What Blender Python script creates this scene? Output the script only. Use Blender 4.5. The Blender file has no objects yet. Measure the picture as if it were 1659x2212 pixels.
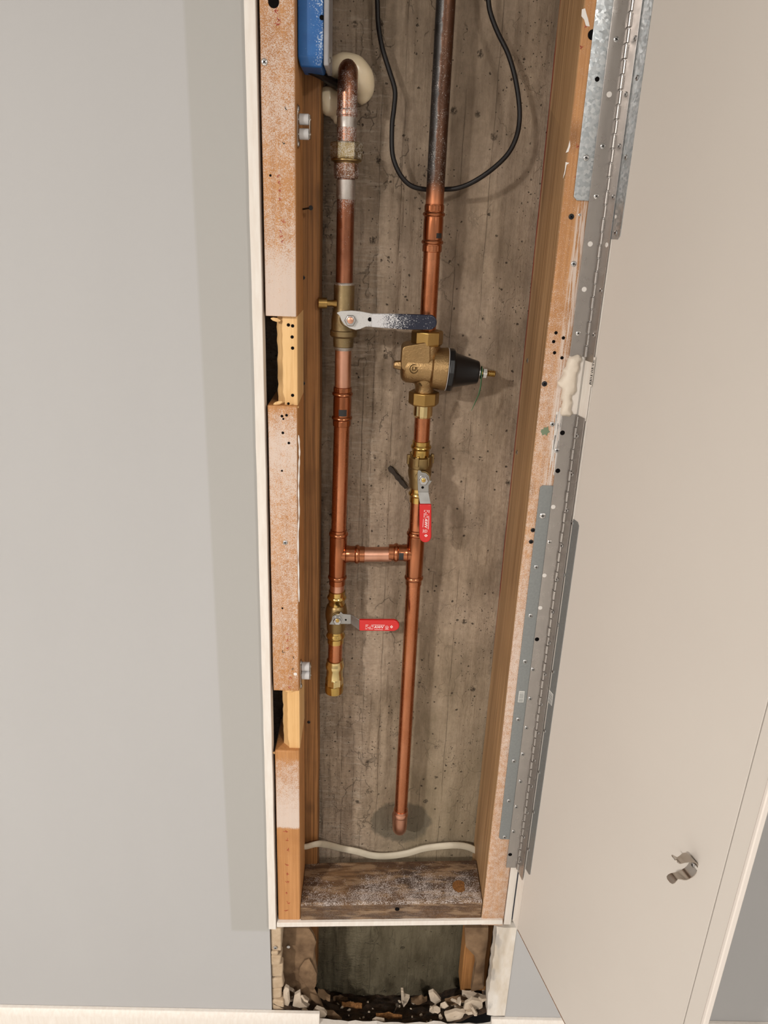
import bpy, math, random
from mathutils import Vector, Matrix, noise as mnoise
import numpy as np
R = random.Random(7)
sc = bpy.context.scene
COL = sc.collection

# ------------------------------------------------------------------ camera
F = 1620.0
_p, _r, _y = (math.radians(a) for a in (21.19, 2.196, 1.065))
CAM = Vector((.1007, -.9673, 1.1398))
_fw = Vector((math.sin(_y)*math.cos(_p), math.cos(_y)*math.cos(_p), -math.sin(_p)))
_rt = Vector((math.cos(_y), -math.sin(_y), 0)); _up = _rt.cross(_fw)
_rt, _up = _rt*math.cos(_r)+_up*math.sin(_r), _up*math.cos(_r)-_rt*math.sin(_r)
cd = bpy.data.cameras.new('camera'); cd.sensor_fit = 'VERTICAL'; cd.sensor_height = 24; cd.lens = 24*F/2212
cd.clip_start = .01
cam = bpy.data.objects.new('camera', cd); COL.objects.link(cam)
cam.matrix_world = Matrix(((_rt.x, _up.x, -_fw.x, CAM.x), (_rt.y, _up.y, -_fw.y, CAM.y), (_rt.z, _up.z, -_fw.z, CAM.z), (0, 0, 0, 1)))
sc.camera = cam

# ------------------------------------------------------------------ world, lights, exposure
w = bpy.data.worlds.new('world'); sc.world = w; w.use_nodes = True
w.node_tree.nodes['Background'].inputs[0].default_value = (.9, .9, 1, 1)
w.node_tree.nodes['Background'].inputs[1].default_value = .05
def area(name, loc, power, size, col=(1, .945, .88)):
    l = bpy.data.lights.new(name, 'AREA'); l.shape = 'DISK'; l.size = size; l.energy = power; l.color = col
    o = bpy.data.objects.new(name, l); COL.objects.link(o); o.location = loc
    return o
area('ceiling_lamp', (-1.55, -2.5, 2.13), 128, .19)
area('ceiling_lamp', (1.25, -2.6, 2.13), 54, .2)
area('ceiling_lamp', (-.3, -3.3, 2.13), 12, .2)  # weak third lamp, added as fill
sc.view_settings.view_transform = 'Standard'; sc.view_settings.look = 'None'
sc.view_settings.exposure = -0.14; sc.view_settings.gamma = 1.0
sc.view_settings.use_curve_mapping = False

# ------------------------------------------------------------------ measuring helpers (real planes at known depths)
def ray(px, py): return _fw + _rt*((px-829.5)/F) - _up*((py-1106)/F)
def P(px, py, y):
    d = ray(px, py); return CAM + d*((y-CAM.y)/d.y)
def S(px, py, y): return (P(px, py, y)-CAM).dot(_fw)/F
DA = math.radians(-74.5)
DD = Vector((math.cos(DA), math.sin(DA), 0))          # along the open door, from the hinge
DN = Vector((DD.y, -DD.x, 0))                         # normal of the door's inner face (to the left, to the room)
if DN.x > 0: DN = -DN
KN = Vector((.3635, -.0222, 0))                       # hinge axis
def PD(px, py, off=0.0):
    d = ray(px, py); k = KN+DN*off; return CAM + d*((k-CAM).dot(DN)/d.dot(DN))
def DU(u, z, off=0.0): return KN + DD*u + DN*off + Vector((0, 0, z))

# ------------------------------------------------------------------ node helpers
class G:
    def __init__(s, name):
        s.m = bpy.data.materials.new(name); s.m.use_nodes = True; s.t = s.m.node_tree
        s.b = s.t.nodes['Principled BSDF']; s._pos = None
    def n(s, typ, ins=None, **at):
        o = s.t.nodes.new(typ)
        for k, v in at.items(): setattr(o, k, v)
        for k, v in (ins or {}).items():
            if isinstance(v, bpy.types.NodeSocket): s.t.links.new(v, o.inputs[k])
            else: o.inputs[k].default_value = v
        return o
    def pos(s):
        if s._pos is None: s._pos = s.n('ShaderNodeNewGeometry')
        return s._pos.outputs['Position']
    def nrm(s):
        s.pos(); return s._pos.outputs['Normal']
    def obj(s): return s.n('ShaderNodeTexCoord').outputs['Object']
    def sc(s, v, sx, sy, sz): return s.n('ShaderNodeVectorMath', {0: v, 1: (sx, sy, sz)}, operation='MULTIPLY').outputs[0]
    def noise(s, v, scale, detail=3, rough=.55, dist=0): return s.n('ShaderNodeTexNoise', {'Vector': v, 'Scale': scale, 'Detail': detail, 'Roughness': rough, 'Distortion': dist}).outputs['Fac']
    def vor(s, v, scale, out='Distance', feat='F1'): return s.n('ShaderNodeTexVoronoi', {'Vector': v, 'Scale': scale}, feature=feat).outputs[out]
    def ramp(s, f, stops, interp='LINEAR'):
        r = s.n('ShaderNodeValToRGB', {0: f}); e = r.color_ramp; e.interpolation = interp
        while len(e.elements) < len(stops): e.elements.new(.5)
        for el, (p, c) in zip(e.elements, stops):
            el.position = p; el.color = (c, c, c, 1) if isinstance(c, (int, float)) else (*c, 1)
        return r.outputs[0]
    def mix(s, f, a, b, blend='MIX'):
        o = s.n('ShaderNodeMix', data_type='RGBA', blend_type=blend)
        for i, v in ((0, f), (6, a), (7, b)):
            if isinstance(v, bpy.types.NodeSocket): s.t.links.new(v, o.inputs[i])
            else: o.inputs[i].default_value = v if isinstance(v, (int, float)) else (*v, 1)
        return o.outputs[2]
    def m_(s, op, a, b=0.0, c=None, clamp=False):
        ins = {0: a, 1: b}
        if c is not None: ins[2] = c
        return s.n('ShaderNodeMath', ins, operation=op, use_clamp=clamp).outputs[0]
    def xyz(s, v): return s.n('ShaderNodeSeparateXYZ', {0: v}).outputs
    def rng(s, v, a, b, c=0., d=1.): return s.n('ShaderNodeMapRange', {0: v, 1: a, 2: b, 3: c, 4: d}).outputs[0]
    def bump(s, h, strength=.5, dist=.001, normal=None):
        ins = {'Height': h, 'Strength': strength, 'Distance': dist}
        if normal is not None: ins['Normal'] = normal
        o = s.n('ShaderNodeBump', ins).outputs[0]; s.t.links.new(o, s.b.inputs['Normal']); return o
    def set(s, **k):
        nm = {'color': 'Base Color', 'rough': 'Roughness', 'metal': 'Metallic', 'spec': 'Specular IOR Level', 'sss': 'Subsurface Weight', 'coat': 'Coat Weight', 'trans': 'Transmission Weight', 'alpha': 'Alpha'}
        for a, v in k.items():
            i = s.b.inputs[nm[a]]
            if isinstance(v, bpy.types.NodeSocket): s.t.links.new(v, i)
            elif a == 'color': i.default_value = (*v, 1)
            else: i.default_value = v
        return s.m
    def zramp(s, stops, z0=-.35, z1=1.7):      # value by height; stops in metres
        z = s.rng(s.xyz(s.pos())[2], z0, z1)
        st = sorted(((zz-z0)/(z1-z0), v) for zz, v in stops)
        return s.ramp(z, st)
    def speck(s, cov, scale=800, k=.06):       # paint-mist speckles, cov 0..1
        n1 = s.noise(s.obj(), scale, 2, .6)
        n2 = s.noise(s.obj(), scale*.12, 2, .5)
        nn = s.m_('ADD', s.m_('MULTIPLY', n1, .75), s.m_('MULTIPLY', n2, .25))
        if not isinstance(cov, bpy.types.NodeSocket): cov = float(cov)
        t = s.m_('SUBTRACT', s.m_('ADD', nn, s.m_('MULTIPLY', cov, .5)), .73)
        return s.rng(t, -k, k)

def plain(name, col, rough=.5, metal=0., var=.0, bscale=0, bstr=.1, bdist=.0003, spec=.5):
    g = G(name)
    c = col
    if var:
        f = g.noise(g.obj(), 60, 4)
        c = g.mix(g.ramp(f, [(.3, 0.), (.7, 1.)]), tuple(max(0, x*(1-var)) for x in col), tuple(min(1, x*(1+var)) for x in col))
    if bscale: g.bump(g.noise(g.obj(), bscale, 3), bstr, bdist)
    return g.set(color=c, rough=rough, metal=metal, spec=spec)

MAT = {}
# painted wall, with the ghost of an old casing beside the opening
g = G('wall_paint')
px = g.xyz(g.pos())
band = g.m_('MULTIPLY', g.m_('MULTIPLY', g.rng(px[0], -.121, -.117), g.m_('SUBTRACT', 1., g.rng(px[0], -.0515, -.0505))), g.rng(px[2], -.024, -.018))
base = g.mix(g.noise(g.sc(g.pos(), 1, 1, .4), 6, 3), (.425, .424, .428), (.455, .454, .458))
base = g.mix(g.m_('MULTIPLY', band, .8), base, (.385, .378, .36))
g.bump(g.noise(g.pos(), 420, 3), .12, .0004)
MAT['wall'] = g.set(color=base, rough=.6)
MAT['ceil'] = plain('ceiling_paint', (.62, .61, .59), .8)
MAT['wall_far'] = plain('far_wall_paint', (.34, .33, .32), .7)
MAT['floor'] = plain('floor_vinyl', (.55, .53, .50), .5, var=.06)
g = G('white_trim')
f = g.noise(g.sc(g.pos(), 20, 20, 3), 10, 5)
c = g.mix(g.ramp(f, [(.35, 0.), (.7, 1.)]), (.74, .68, .62), (.80, .76, .71))
MAT['trim'] = g.set(color=c, rough=.45); g.bump(g.noise(g.sc(g.pos(), 6, 6, 1), 60, 3), .15, .0006)
g = G('door_paint')
c = g.mix(g.noise(g.pos(), 5, 3), (.655, .61, .565), (.70, .655, .605))
MAT['door'] = g.set(color=c, rough=.5); g.bump(g.noise(g.pos(), 300, 2), .05, .0003)
MAT['door_edge'] = plain('door_edge', (.76, .70, .65), .45)

# board-formed concrete
g = G('concrete')
p = g.pos(); q = g.xyz(p)
n1 = g.noise(g.sc(p, 1, 1, .34), 26, 7, .66)
n2 = g.noise(g.sc(p, 1, 1, .09), 120, 5, .65)
n3 = g.noise(p, 7, 4)
n4 = g.noise(p, 160, 5, .65)
c = g.mix(g.ramp(n1, [(.3, 0.), (.72, 1.)]), (.125, .088, .058), (.44, .34, .245))
c = g.mix(g.m_('MULTIPLY', g.ramp(n2, [(.35, 1.), (.55, 0.)]), .28), c, (.13, .092, .06))
c = g.mix(g.m_('MULTIPLY', g.ramp(n3, [(.4, 0.), (.65, 1.)]), .5), c, (.52, .41, .315), 'MIX')
c = g.mix(g.ramp(n4, [(.3, .4), (.6, 0.)]), c, (.15, .105, .07))
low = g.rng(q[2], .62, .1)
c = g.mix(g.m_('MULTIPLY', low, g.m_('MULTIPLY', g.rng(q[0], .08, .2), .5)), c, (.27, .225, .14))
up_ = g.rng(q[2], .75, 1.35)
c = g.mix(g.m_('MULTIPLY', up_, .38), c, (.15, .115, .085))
# form-board seams
seam = 0
for xs, wd, zf in ((.062, .0012, 9), (.083, .0010, 7), (.098, .0008, 11), (.128, .0012, 8), (.205, .0006, 6), (.245, .0006, 9)):
    wob = g.m_('MULTIPLY', g.m_('SUBTRACT', g.noise(g.sc(p, 0, 0, 1), zf, 3), .5), .01)
    d = g.m_('ABSOLUTE', g.m_('SUBTRACT', g.m_('ADD', q[0], wob), xs))
    s_ = g.m_('MULTIPLY', g.rng(d, wd, wd*.3), g.rng(g.noise(g.sc(p, 1, 1, .3), 30+zf), .42, .6))
    seam = s_ if seam == 0 else g.m_('MAXIMUM', seam, s_)
c = g.mix(g.m_('MULTIPLY', seam, .16), c, (.07, .055, .042))
# pits
wp = g.n('ShaderNodeVectorMath', {0: p, 1: g.sc(g.n('ShaderNodeTexNoise', {'Vector': p, 'Scale': 300, 'Detail': 2}).outputs['Color'], .004, .004, .004)}, operation='ADD').outputs[0]
clus = g.rng(g.noise(p, 14, 3), .35, .6)
v1 = g.vor(wp, 75); v1c = g.vor(wp, 75, 'Color')
pit = g.m_('MULTIPLY', g.rng(v1, .14, .06), g.m_('GREATER_THAN', g.xyz(v1c)[0], .62))
v2 = g.vor(wp, 240); v2c = g.vor(wp, 240, 'Color')
pit2 = g.m_('MULTIPLY', g.rng(v2, .22, .12), g.m_('GREATER_THAN', g.m_('ADD', g.xyz(v2c)[1], g.m_('MULTIPLY', clus, .2)), .88))
v3 = g.vor(wp, 32); v3c = g.vor(wp, 32, 'Color')
pit3 = g.m_('MULTIPLY', g.m_('MULTIPLY', g.rng(v3, .17, .08), g.m_('GREATER_THAN', g.xyz(v3c)[2], .72)), g.rng(g.noise(p, 330, 3), .42, .56))
pits = g.m_('MAXIMUM', g.m_('MAXIMUM', pit, pit2), pit3)
ripple = g.m_('MULTIPLY', g.noise(g.sc(p, .25, 1, 2.2), 110, 3, .6), g.rng(q[0], .15, .10))
c = g.mix(g.m_('MULTIPLY', g.rng(ripple, .52, .64), .35), c, (.42, .36, .29))
wc = g.n('ShaderNodeVectorMath', {0: p, 1: g.sc(g.n('ShaderNodeTexNoise', {'Vector': p, 'Scale': 60, 'Detail': 4}).outputs['Color'], .03, .03, .03)}, operation='ADD').outputs[0]
ck = g.m_('MULTIPLY', g.rng(g.vor(g.sc(wc, 1, 1, .6), 26, 'Distance', 'DISTANCE_TO_EDGE'), .022, .006), g.m_('MULTIPLY', g.rng(g.noise(p, 19, 3), .52, .6), g.rng(q[0], .22, .12, .35, 1.)))
pits = g.m_('MAXIMUM', pits, g.m_('MULTIPLY', ck, .42))
c = g.mix(g.m_('MULTIPLY', pits, .85), c, (.045, .033, .022))
# old mould specks in the left corner and a damp ring round the low elbow
mo = g.m_('MULTIPLY', g.rng(g.noise(p, 90, 5, .7), .55, .68), g.m_('MULTIPLY', g.rng(q[0], .05, .03), g.rng(q[2], 1.0, 1.15)))
c = g.mix(g.m_('MULTIPLY', mo, .7), c, (.05, .04, .035))
EX, EZ = P(866, 1775, .122).x, P(866, 1775, .122).z
dd = g.m_('ADD', g.m_('POWER', g.m_('DIVIDE', g.m_('SUBTRACT', q[0], EX), .055), 2.), g.m_('POWER', g.m_('DIVIDE', g.m_('SUBTRACT', q[2], EZ), .048), 2.))
damp = g.rng(g.m_('ADD', dd, g.m_('MULTIPLY', g.m_('SUBTRACT', g.noise(p, 40, 3), .5), 1.0)), 1.15, .85)
c = g.mix(g.m_('MULTIPLY', damp, .8), c, (.115, .098, .07))
# darker, greener concrete below the plate
c = g.mix(g.rng(q[2], .03, -.06), c, g.mix(g.ramp(n1, [(.35, 0.), (.7, 1.)]), (.075, .06, .035), (.17, .145, .095)))
h = g.m_('SUBTRACT', g.m_('ADD', g.m_('MULTIPLY', n4, .5), g.m_('ADD', g.m_('MULTIPLY', n2, .9), g.m_('MULTIPLY', n1, .5))), g.m_('ADD', g.m_('MULTIPLY', pits, 1.2), g.m_('MULTIPLY', seam, .4)))
h = g.m_('ADD', h, g.m_('MULTIPLY', ripple, .8))
g.bump(h, .9, .0032)
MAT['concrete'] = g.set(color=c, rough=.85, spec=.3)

def wood(name, a, b, dark, grain=(300, 300, 7), mist=None, mistcol=(.68, .60, .55), front=None, extra=None, rough=.6, gs=.6, knots=True):
    g = G(name); p = g.obj()
    n1 = g.noise(g.sc(p, grain[0]/100, grain[1]/100, grain[2]/100), 100, 4, .6, .4)
    n2 = g.noise(g.sc(p, 1, 1, .12), 18, 4, .55, .6)
    n3 = g.noise(p, 12, 3)
    c = g.mix(g.ramp(n2, [(.3, 0.), (.7, 1.)]), a, b)
    c = g.mix(g.m_('MULTIPLY', g.ramp(n1, [(.42, 1.), (.58, 0.)]), gs), c, dark)
    c = g.mix(g.m_('MULTIPLY', g.ramp(n3, [(.5, 0.), (.7, 1.)]), .35), c, dark)
    if knots:
        kv = g.vor(g.sc(p, 1, 1, .55), 14); c = g.mix(g.m_('MULTIPLY', g.rng(kv, .16, .02), .7), c, tuple(x*.45 for x in dark))
    if extra: c = extra(g, c)
    if mist is not None:
        cov = g.zramp(mist)
        fm = g.m_('MULTIPLY', g.speck(cov, 950, .09), .8)
        if front: fm = g.m_('MULTIPLY', fm, front(g))
        c = g.mix(fm, c, mistcol)
    g.bump(g.m_('ADD', n1, g.m_('MULTIPLY', g.noise(p, 500, 2), .5)), .35, .0006)
    return g.set(color=c, rough=rough, spec=.35)
def ffront(g): return g.rng(g.xyz(g.nrm())[1], -.55, -.85)
def fup(g): return g.rng(g.xyz(g.nrm())[2], .3, .7, .12, 1.)
def ZR(r, col=610, y=0.): return P(col, r, y).z
MAT['stud_l'] = wood('fir_stud_misted', (.46, .215, .075), (.58, .29, .115), (.30, .12, .035), (260, 260, 6),
    [(ZR(0), .36), (ZR(250), .50), (ZR(400), .32), (ZR(520), .46), (ZR(600), .80), (ZR(683), .86), (ZR(684), 0.), (ZR(875), 0.), (ZR(880), .36), (ZR(960), .68),
     (ZR(1100), .46), (ZR(1300), .42), (ZR(1480), .30), (ZR(1492), .0), (ZR(1620), .0), (ZR(1630), .36), (ZR(1690), .55), (ZR(1755), .85), (ZR(1772), .80), (ZR(1776), .0), (ZR(1990), .0)][:31], front=ffront, gs=.3)
def fresh_cut(g, c): return c
MAT['stud_cut'] = wood('fresh_cut_fir', (.74, .46, .20), (.82, .56, .28), (.60, .33, .12), (300, 300, 5), gs=.45)
MAT['stud_brown'] = wood('aged_fir', (.24, .105, .032), (.36, .17, .058), (.11, .045, .014), (420, 420, 5), gs=.7)
MAT['stud_orange'] = wood('orange_fir', (.36, .16, .045), (.42, .2, .07), (.18, .07, .02), gs=.4)
def right_extra(g, c):
    q = g.xyz(g.pos())
    side = g.rng(g.xyz(g.nrm())[0], -.4, -.8)
    sidec = g.mix(g.ramp(g.noise(g.sc(g.pos(), 1, 3, .06), 60, 4), [(.35, 0.), (.65, 1.)]), (.22, .125, .055), (.44, .275, .14))
    c = g.mix(g.m_('MULTIPLY', side, .85), c, sidec)
    # far arris: its catch-light painted as a pale strip, then soaked-in red lumber-end paint
    c = g.mix(g.m_('MULTIPLY', g.m_('MULTIPLY', g.rng(q[1], .098, .101), side), .7), c, (.50, .32, .17))
    red = g.m_('MULTIPLY', g.rng(g.m_('ADD', q[1], g.m_('MULTIPLY', g.noise(g.sc(g.pos(), 1, 1, .4), 60, 3), .008)), .1135, .1155), g.m_('MULTIPLY', g.rng(g.noise(g.sc(g.pos(), 1, 1, .3), 12, 3), .34, .42), g.rng(q[2], .45, .6)))
    c = g.mix(red, c, (.30, .035, .02))
    # white brush strokes next to the hinge
    st = g.m_('MULTIPLY', g.rng(q[0], .329, .334), g.rng(g.noise(g.sc(g.pos(), 6, 6, .25), 90, 3), .44, .54))
    st = g.m_('MULTIPLY', st, g.zramp([(.55, 0.), (.75, 1.), (1.15, .9), (1.2, .0)]))
    return g.mix(g.m_('MULTIPLY', st, .75), c, (.72, .66, .62))
MAT['stud_r'] = wood('fir_stud_right', (.44, .21, .08), (.56, .30, .13), (.30, .13, .045), (260, 260, 6),
    [(0., .42), (.03, .42), (.3, .44), (.55, .58), (.75, .40), (.95, .44), (1.1, .20), (1.3, .10)], front=ffront, extra=right_extra, gs=.4)
def plate_extra(g, c):
    q = g.xyz(g.pos())
    d = g.m_('MULTIPLY', g.rng(g.noise(g.pos(), 18, 5, .6), .40, .62), g.rng(q[0], .0, .22, .55, 1.))
    c = g.mix(g.m_('MULTIPLY', d, .9), c, (.045, .028, .02))
    e = g.rng(g.noise(g.sc(g.pos(), .6, 3, 3), 30, 4), .5, .6)
    return g.mix(g.m_('MULTIPLY', e, .4), c, (.40, .27, .16))
def platewood():
    g = G('weathered_plate'); p = g.pos(); q = g.xyz(p)
    n1 = g.noise(g.sc(p, .05, 3, 3), 100, 4, .6, .5); n2 = g.noise(g.sc(p, .3, 1, 1), 24, 5)
    c = g.mix(g.ramp(n2, [(.3, 0.), (.7, 1.)]), (.09, .044, .02), (.21, .12, .058))
    c = g.mix(g.m_('MULTIPLY', g.ramp(n1, [(.4, 1.), (.6, 0.)]), .6), c, (.06, .03, .015))
    c = plate_extra(g, c)
    cov = g.m_('ADD', g.m_('MULTIPLY', g.rng(q[1], .06, .0), .30), g.m_('MULTIPLY', g.rng(g.noise(p, 16, 3), .35, .65), .22))
    cov = g.m_('MULTIPLY', cov, g.rng(q[0], -.02, .10, .65, 1.))
    fm = g.m_('MULTIPLY', g.speck(cov, 620, .08), g.m_('MULTIPLY', fup(g), .8))
    c = g.mix(fm, c, (.58, .52, .49))
    g.bump(g.m_('ADD', n1, g.noise(p, 300, 3)), .5, .001)
    return g.set(color=c, rough=.75, spec=.3)
MAT['plate'] = platewood()
MAT['recess_shade'] = plain('hole_shade', (.004, .003, .003), .9, spec=.1)  # near-black colour standing in for shade inside holes and recesses

def metal(name, a, b, rough=.3, nsc=35, mist=0., mistz=None, mistcol=(.75, .73, .72), streak=0., front=True, bump=0., bsc=500, r2=None, leftgrey=None):
    g = G(name); p = g.obj()
    n = g.noise(g.sc(p, 1, 1, .25), nsc, 4, .6)
    c = g.mix(g.ramp(n, [(.32, 0.), (.68, 1.)]), a, b)
    rr = g.rng(g.noise(p, 90, 3), .3, .7, rough*.8, (r2 or rough*1.25))
    mt = 1.0
    if leftgrey:
        lg = g.m_('MULTIPLY', g.rng(g.m_('ADD', g.xyz(g.nrm())[0], g.m_('MULTIPLY', g.noise(p, 120, 3), .5)), .05, -.1), g.rng(g.xyz(g.pos())[2], leftgrey[0], leftgrey[0]+.03)); c = g.mix(g.m_('MULTIPLY', lg, .8), c, leftgrey[1])
        c = g.mix(g.m_('SUBTRACT', 1., g.rng(g.xyz(g.pos())[2], leftgrey[0]-.012, leftgrey[0]+.012)), c, (.50, .20, .10))
    if mistz is not None or mist:
        cov = g.zramp(mistz) if mistz is not None else mist
        fm = g.speck(cov, 980, .06)
        if front: fm = g.m_('MULTIPLY', fm, g.rng(g.xyz(g.nrm())[1], .25, -.35))
        c = g.mix(fm, c, mistcol); mt = g.m_('SUBTRACT', 1., fm); rr = g.m_('MAXIMUM', rr, g.m_('MULTIPLY', fm, .7))
    if bump: g.bump(g.noise(p, bsc, 3), bump, .0006)
    return g.set(color=c, rough=rr, metal=mt)
MAT['copper'] = metal('copper_new', (.40, .142, .064), (.55, .23, .122), .26)
MAT['copper_pale'] = metal('copper_brushed', (.58, .29, .19), (.70, .39, .28), .36)
MAT['copper_fit'] = metal('copper_fitting', (.34, .118, .052), (.48, .195, .10), .22)
MAT['copper_old'] = metal('copper_aged', (.17, .066, .038), (.40, .17, .095), .34, mistcol=(.58, .55, .53), mistz=[(ZR(160, 750, .07), .22), (ZR(220, 750, .07), .40), (ZR(300, 750, .07), .40), (ZR(440, 750, .07), .34), (ZR(475, 750, .07), .08), (ZR(620, 750, .07), .05)])
MAT['copper_riser'] = metal('copper_riser_aged', (.075, .042, .03), (.15, .08, .052), .45, mistcol=(.55, .52, .50), mistz=[(ZR(0, 950, .07), .08), (ZR(120, 950, .07), .15), (ZR(380, 950, .07), .20), (ZR(412, 950, .07), .14), (ZR(424, 950, .07), 0.)], leftgrey=(ZR(415, 950, .07), (.085, .09, .092)))
MAT['solder'] = metal('solder_flux', (.36, .32, .29), (.58, .55, .52), .5, mist=.2, mistcol=(.6,.58,.56))
MAT['brass'] = metal('brass_bright', (.46, .30, .085), (.60, .42, .15), .2)
MAT['brass_nut'] = metal('brass_nut', (.30, .185, .06), (.38, .24, .085), .36)
MAT['brass_pale'] = metal('brass_pale', (.62, .48, .22), (.80, .66, .36), .2)
MAT['bronze'] = metal('bronze_cast', (.27, .17, .075), (.35, .23, .11), .42, bump=.9, bsc=420)
MAT['bronze_dark'] = metal('bronze_mark_shade', (.10, .06, .025), (.14, .09, .04), .5)  # darker bronze, paints in the shade at the edges of the cast marks
MAT['brass_dull'] = metal('brass_dull', (.22, .15, .065), (.33, .235, .11), .42, bump=.15)
MAT['brass_old'] = metal('brass_tarnished', (.20, .145, .075), (.31, .235, .125), .5, bump=.25, mist=.06)
MAT['brass_misted'] = metal('brass_misted', (.24, .17, .08), (.33, .25, .12), .4, mist=.36, mistcol=(.60,.57,.52))
MAT['copper_misted'] = metal('copper_nut_misted', (.15, .07, .042), (.28, .14, .08), .4, mist=.34, mistcol=(.58,.55,.53))
MAT['steel'] = metal('steel_bright', (.62, .61, .60), (.72, .71, .70), .25)
MAT['steel_lever'] = metal('lever_steel', (.33, .325, .315), (.40, .395, .385), .45)
MAT['zinc'] = metal('zinc_screw', (.42, .42, .42), (.60, .60, .60), .3)
MAT['black_screw'] = plain('black_screw', (.02, .02, .022), .4, .6)
MAT['nickel'] = metal('nickel_clip', (.42, .37, .32), (.55, .50, .45), .22)
MAT['hinge'] = metal('hinge_steel', (.40, .375, .36), (.46, .435, .415), .3)
g = G('lever_misted'); q = g.xyz(g.pos())
fm = g.speck(g.rng(q[0], P(770, 690, .04).x, P(860, 690, .04).x, .78, .42), 640, .08)
MAT['lever_misted'] = g.set(color=g.mix(fm, (.26, .26, .27), (.54, .535, .53)), rough=.5, metal=.3)
g = G('navy_vinyl'); q = g.xyz(g.pos())
fm = g.speck(g.rng(q[0], P(800, 690, .04).x, P(890, 690, .04).x, .85, .14), 600, .07)
MAT['navy'] = g.set(color=g.mix(fm, (.006, .009, .026), (.56, .56, .58)), rough=.35)
g = G('galvanised'); v = g.vor(g.obj(), 330, 'Color')
cc = g.mix(g.xyz(v)[0], (.34, .37, .39), (.52, .545, .56))
MAT['galv'] = g.set(color=cc, metal=.85, rough=g.rng(g.xyz(v)[1], 0, 1, .28, .5)); g.bump(g.xyz(v)[2], .35, .0008)
g = G('galvanised_plain'); MAT['galv2'] = g.set(color=g.mix(g.noise(g.obj(), 300, 3), (.24, .26, .265), (.34, .36, .365)), metal=.7, rough=.42)
MAT['white_fill'] = plain('white_putty', (.74, .71, .68), .6)
MAT['red'] = plain('red_vinyl', (.56, .016, .016), .3)
MAT['ink_white'] = plain('white_print', (.82, .74, .74), .5)
MAT['ink_red'] = plain('red_stamp_ink', (.42, .07, .04), .7)
MAT['ink_black'] = plain('black_ink', (.015, .014, .014), .5)
MAT['blackcap'] = plain('black_plastic', (.005, .005, .006), .33, spec=.4)
MAT['cord'] = plain('black_cord', (.007, .005, .005), .45, spec=.3)
MAT['nylon'] = plain('grey_nylon', (.52, .515, .52), .4)
g = G('blue_plastic'); q = g.xyz(g.pos())
fm = g.m_('MULTIPLY', g.speck(g.rng(q[0], .012, .030, .0, .34), 640, .06), ffront(g))
MAT['blue'] = g.set(color=g.mix(fm, g.mix(g.noise(g.pos(), 70, 4), (.008, .085, .30), (.02, .14, .42)), (.50, .60, .72)), rough=.38)
MAT['greyplate'] = plain('grey_cover_plastic', (.30, .295, .31), .35, var=.1)
g = G('spray_foam'); MAT['foam'] = g.set(color=g.mix(g.noise(g.obj(), 45, 4), (.78, .64, .43), (.90, .79, .60)), rough=.25, sss=.1); g.b.inputs['Subsurface Radius'].default_value = (.01, .006, .003)
g = G('cream_cable'); MAT['cable'] = g.set(color=g.mix(g.noise(g.obj(), 40, 4), (.42, .36, .27), (.62, .56, .44)), rough=.5)
MAT['green_smear'] = plain('green_smear', (.16, .21, .13), .7)
MAT['green'] = plain('green_tag', (.03, .16, .065), .4)
g = G('joint_compound'); f = g.noise(g.sc(g.pos(), 1, 1, .35), 40, 5)
sm = g.m_('MULTIPLY', g.rng(g.noise(g.sc(g.pos(), 1, 1, .3), 70, 4), .52, .64), g.rng(g.xyz(g.pos())[0], .362, .348))
MAT['compound'] = g.set(color=g.mix(g.m_('MULTIPLY', sm, .5), g.mix(g.ramp(f, [(.35, 0.), (.65, 1.)]), (.60, .52, .42), (.76, .72, .67)), (.30, .29, .29)), rough=.7)
g.bump(f, .5, .002)
MAT['caulk'] = plain('cream_caulk', (.74, .66, .56), .5, var=.05, bscale=120, bstr=.4, bdist=.001)
g = G('gypsum'); MAT['gypsum'] = g.set(color=g.mix(g.noise(g.obj(), 55, 5), (.36, .25, .15), (.64, .51, .37)), rough=.9); g.bump(g.noise(g.obj(), 160, 4), .7, .002)
g = G('plaster_chip'); MAT['chip'] = g.set(color=g.mix(g.noise(g.obj(), 60, 4), (.40, .31, .22), (.64, .55, .45)), rough=.9); g.bump(g.noise(g.obj(), 200, 4), .6, .001)
g = G('brown_paper'); MAT['paper'] = g.set(color=g.mix(g.ramp(g.noise(g.obj(), 30, 5), [(.35, 0.), (.65, 1.)]), (.11, .062, .03), (.24, .15, .082)), rough=.85); g.bump(g.noise(g.obj(), 60, 5), .7, .003)
g = G('rot_debris'); MAT['debris'] = g.set(color=g.mix(g.ramp(g.noise(g.obj(), 55, 6, .7), [(.4, 0.), (.72, 1.)]), (.022, .012, .007), (.13, .075, .04)), rough=.9); g.bump(g.noise(g.obj(), 180, 5, .7), 1., .004)
MAT['rust_and_gap_shade'] = plain('rust_and_gap_shade', (.032, .022, .015), .85, .0, .4, 400, .8, .001)
MAT['sticker'] = plain('white_sticker', (.60, .60, .58), .4)

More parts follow.
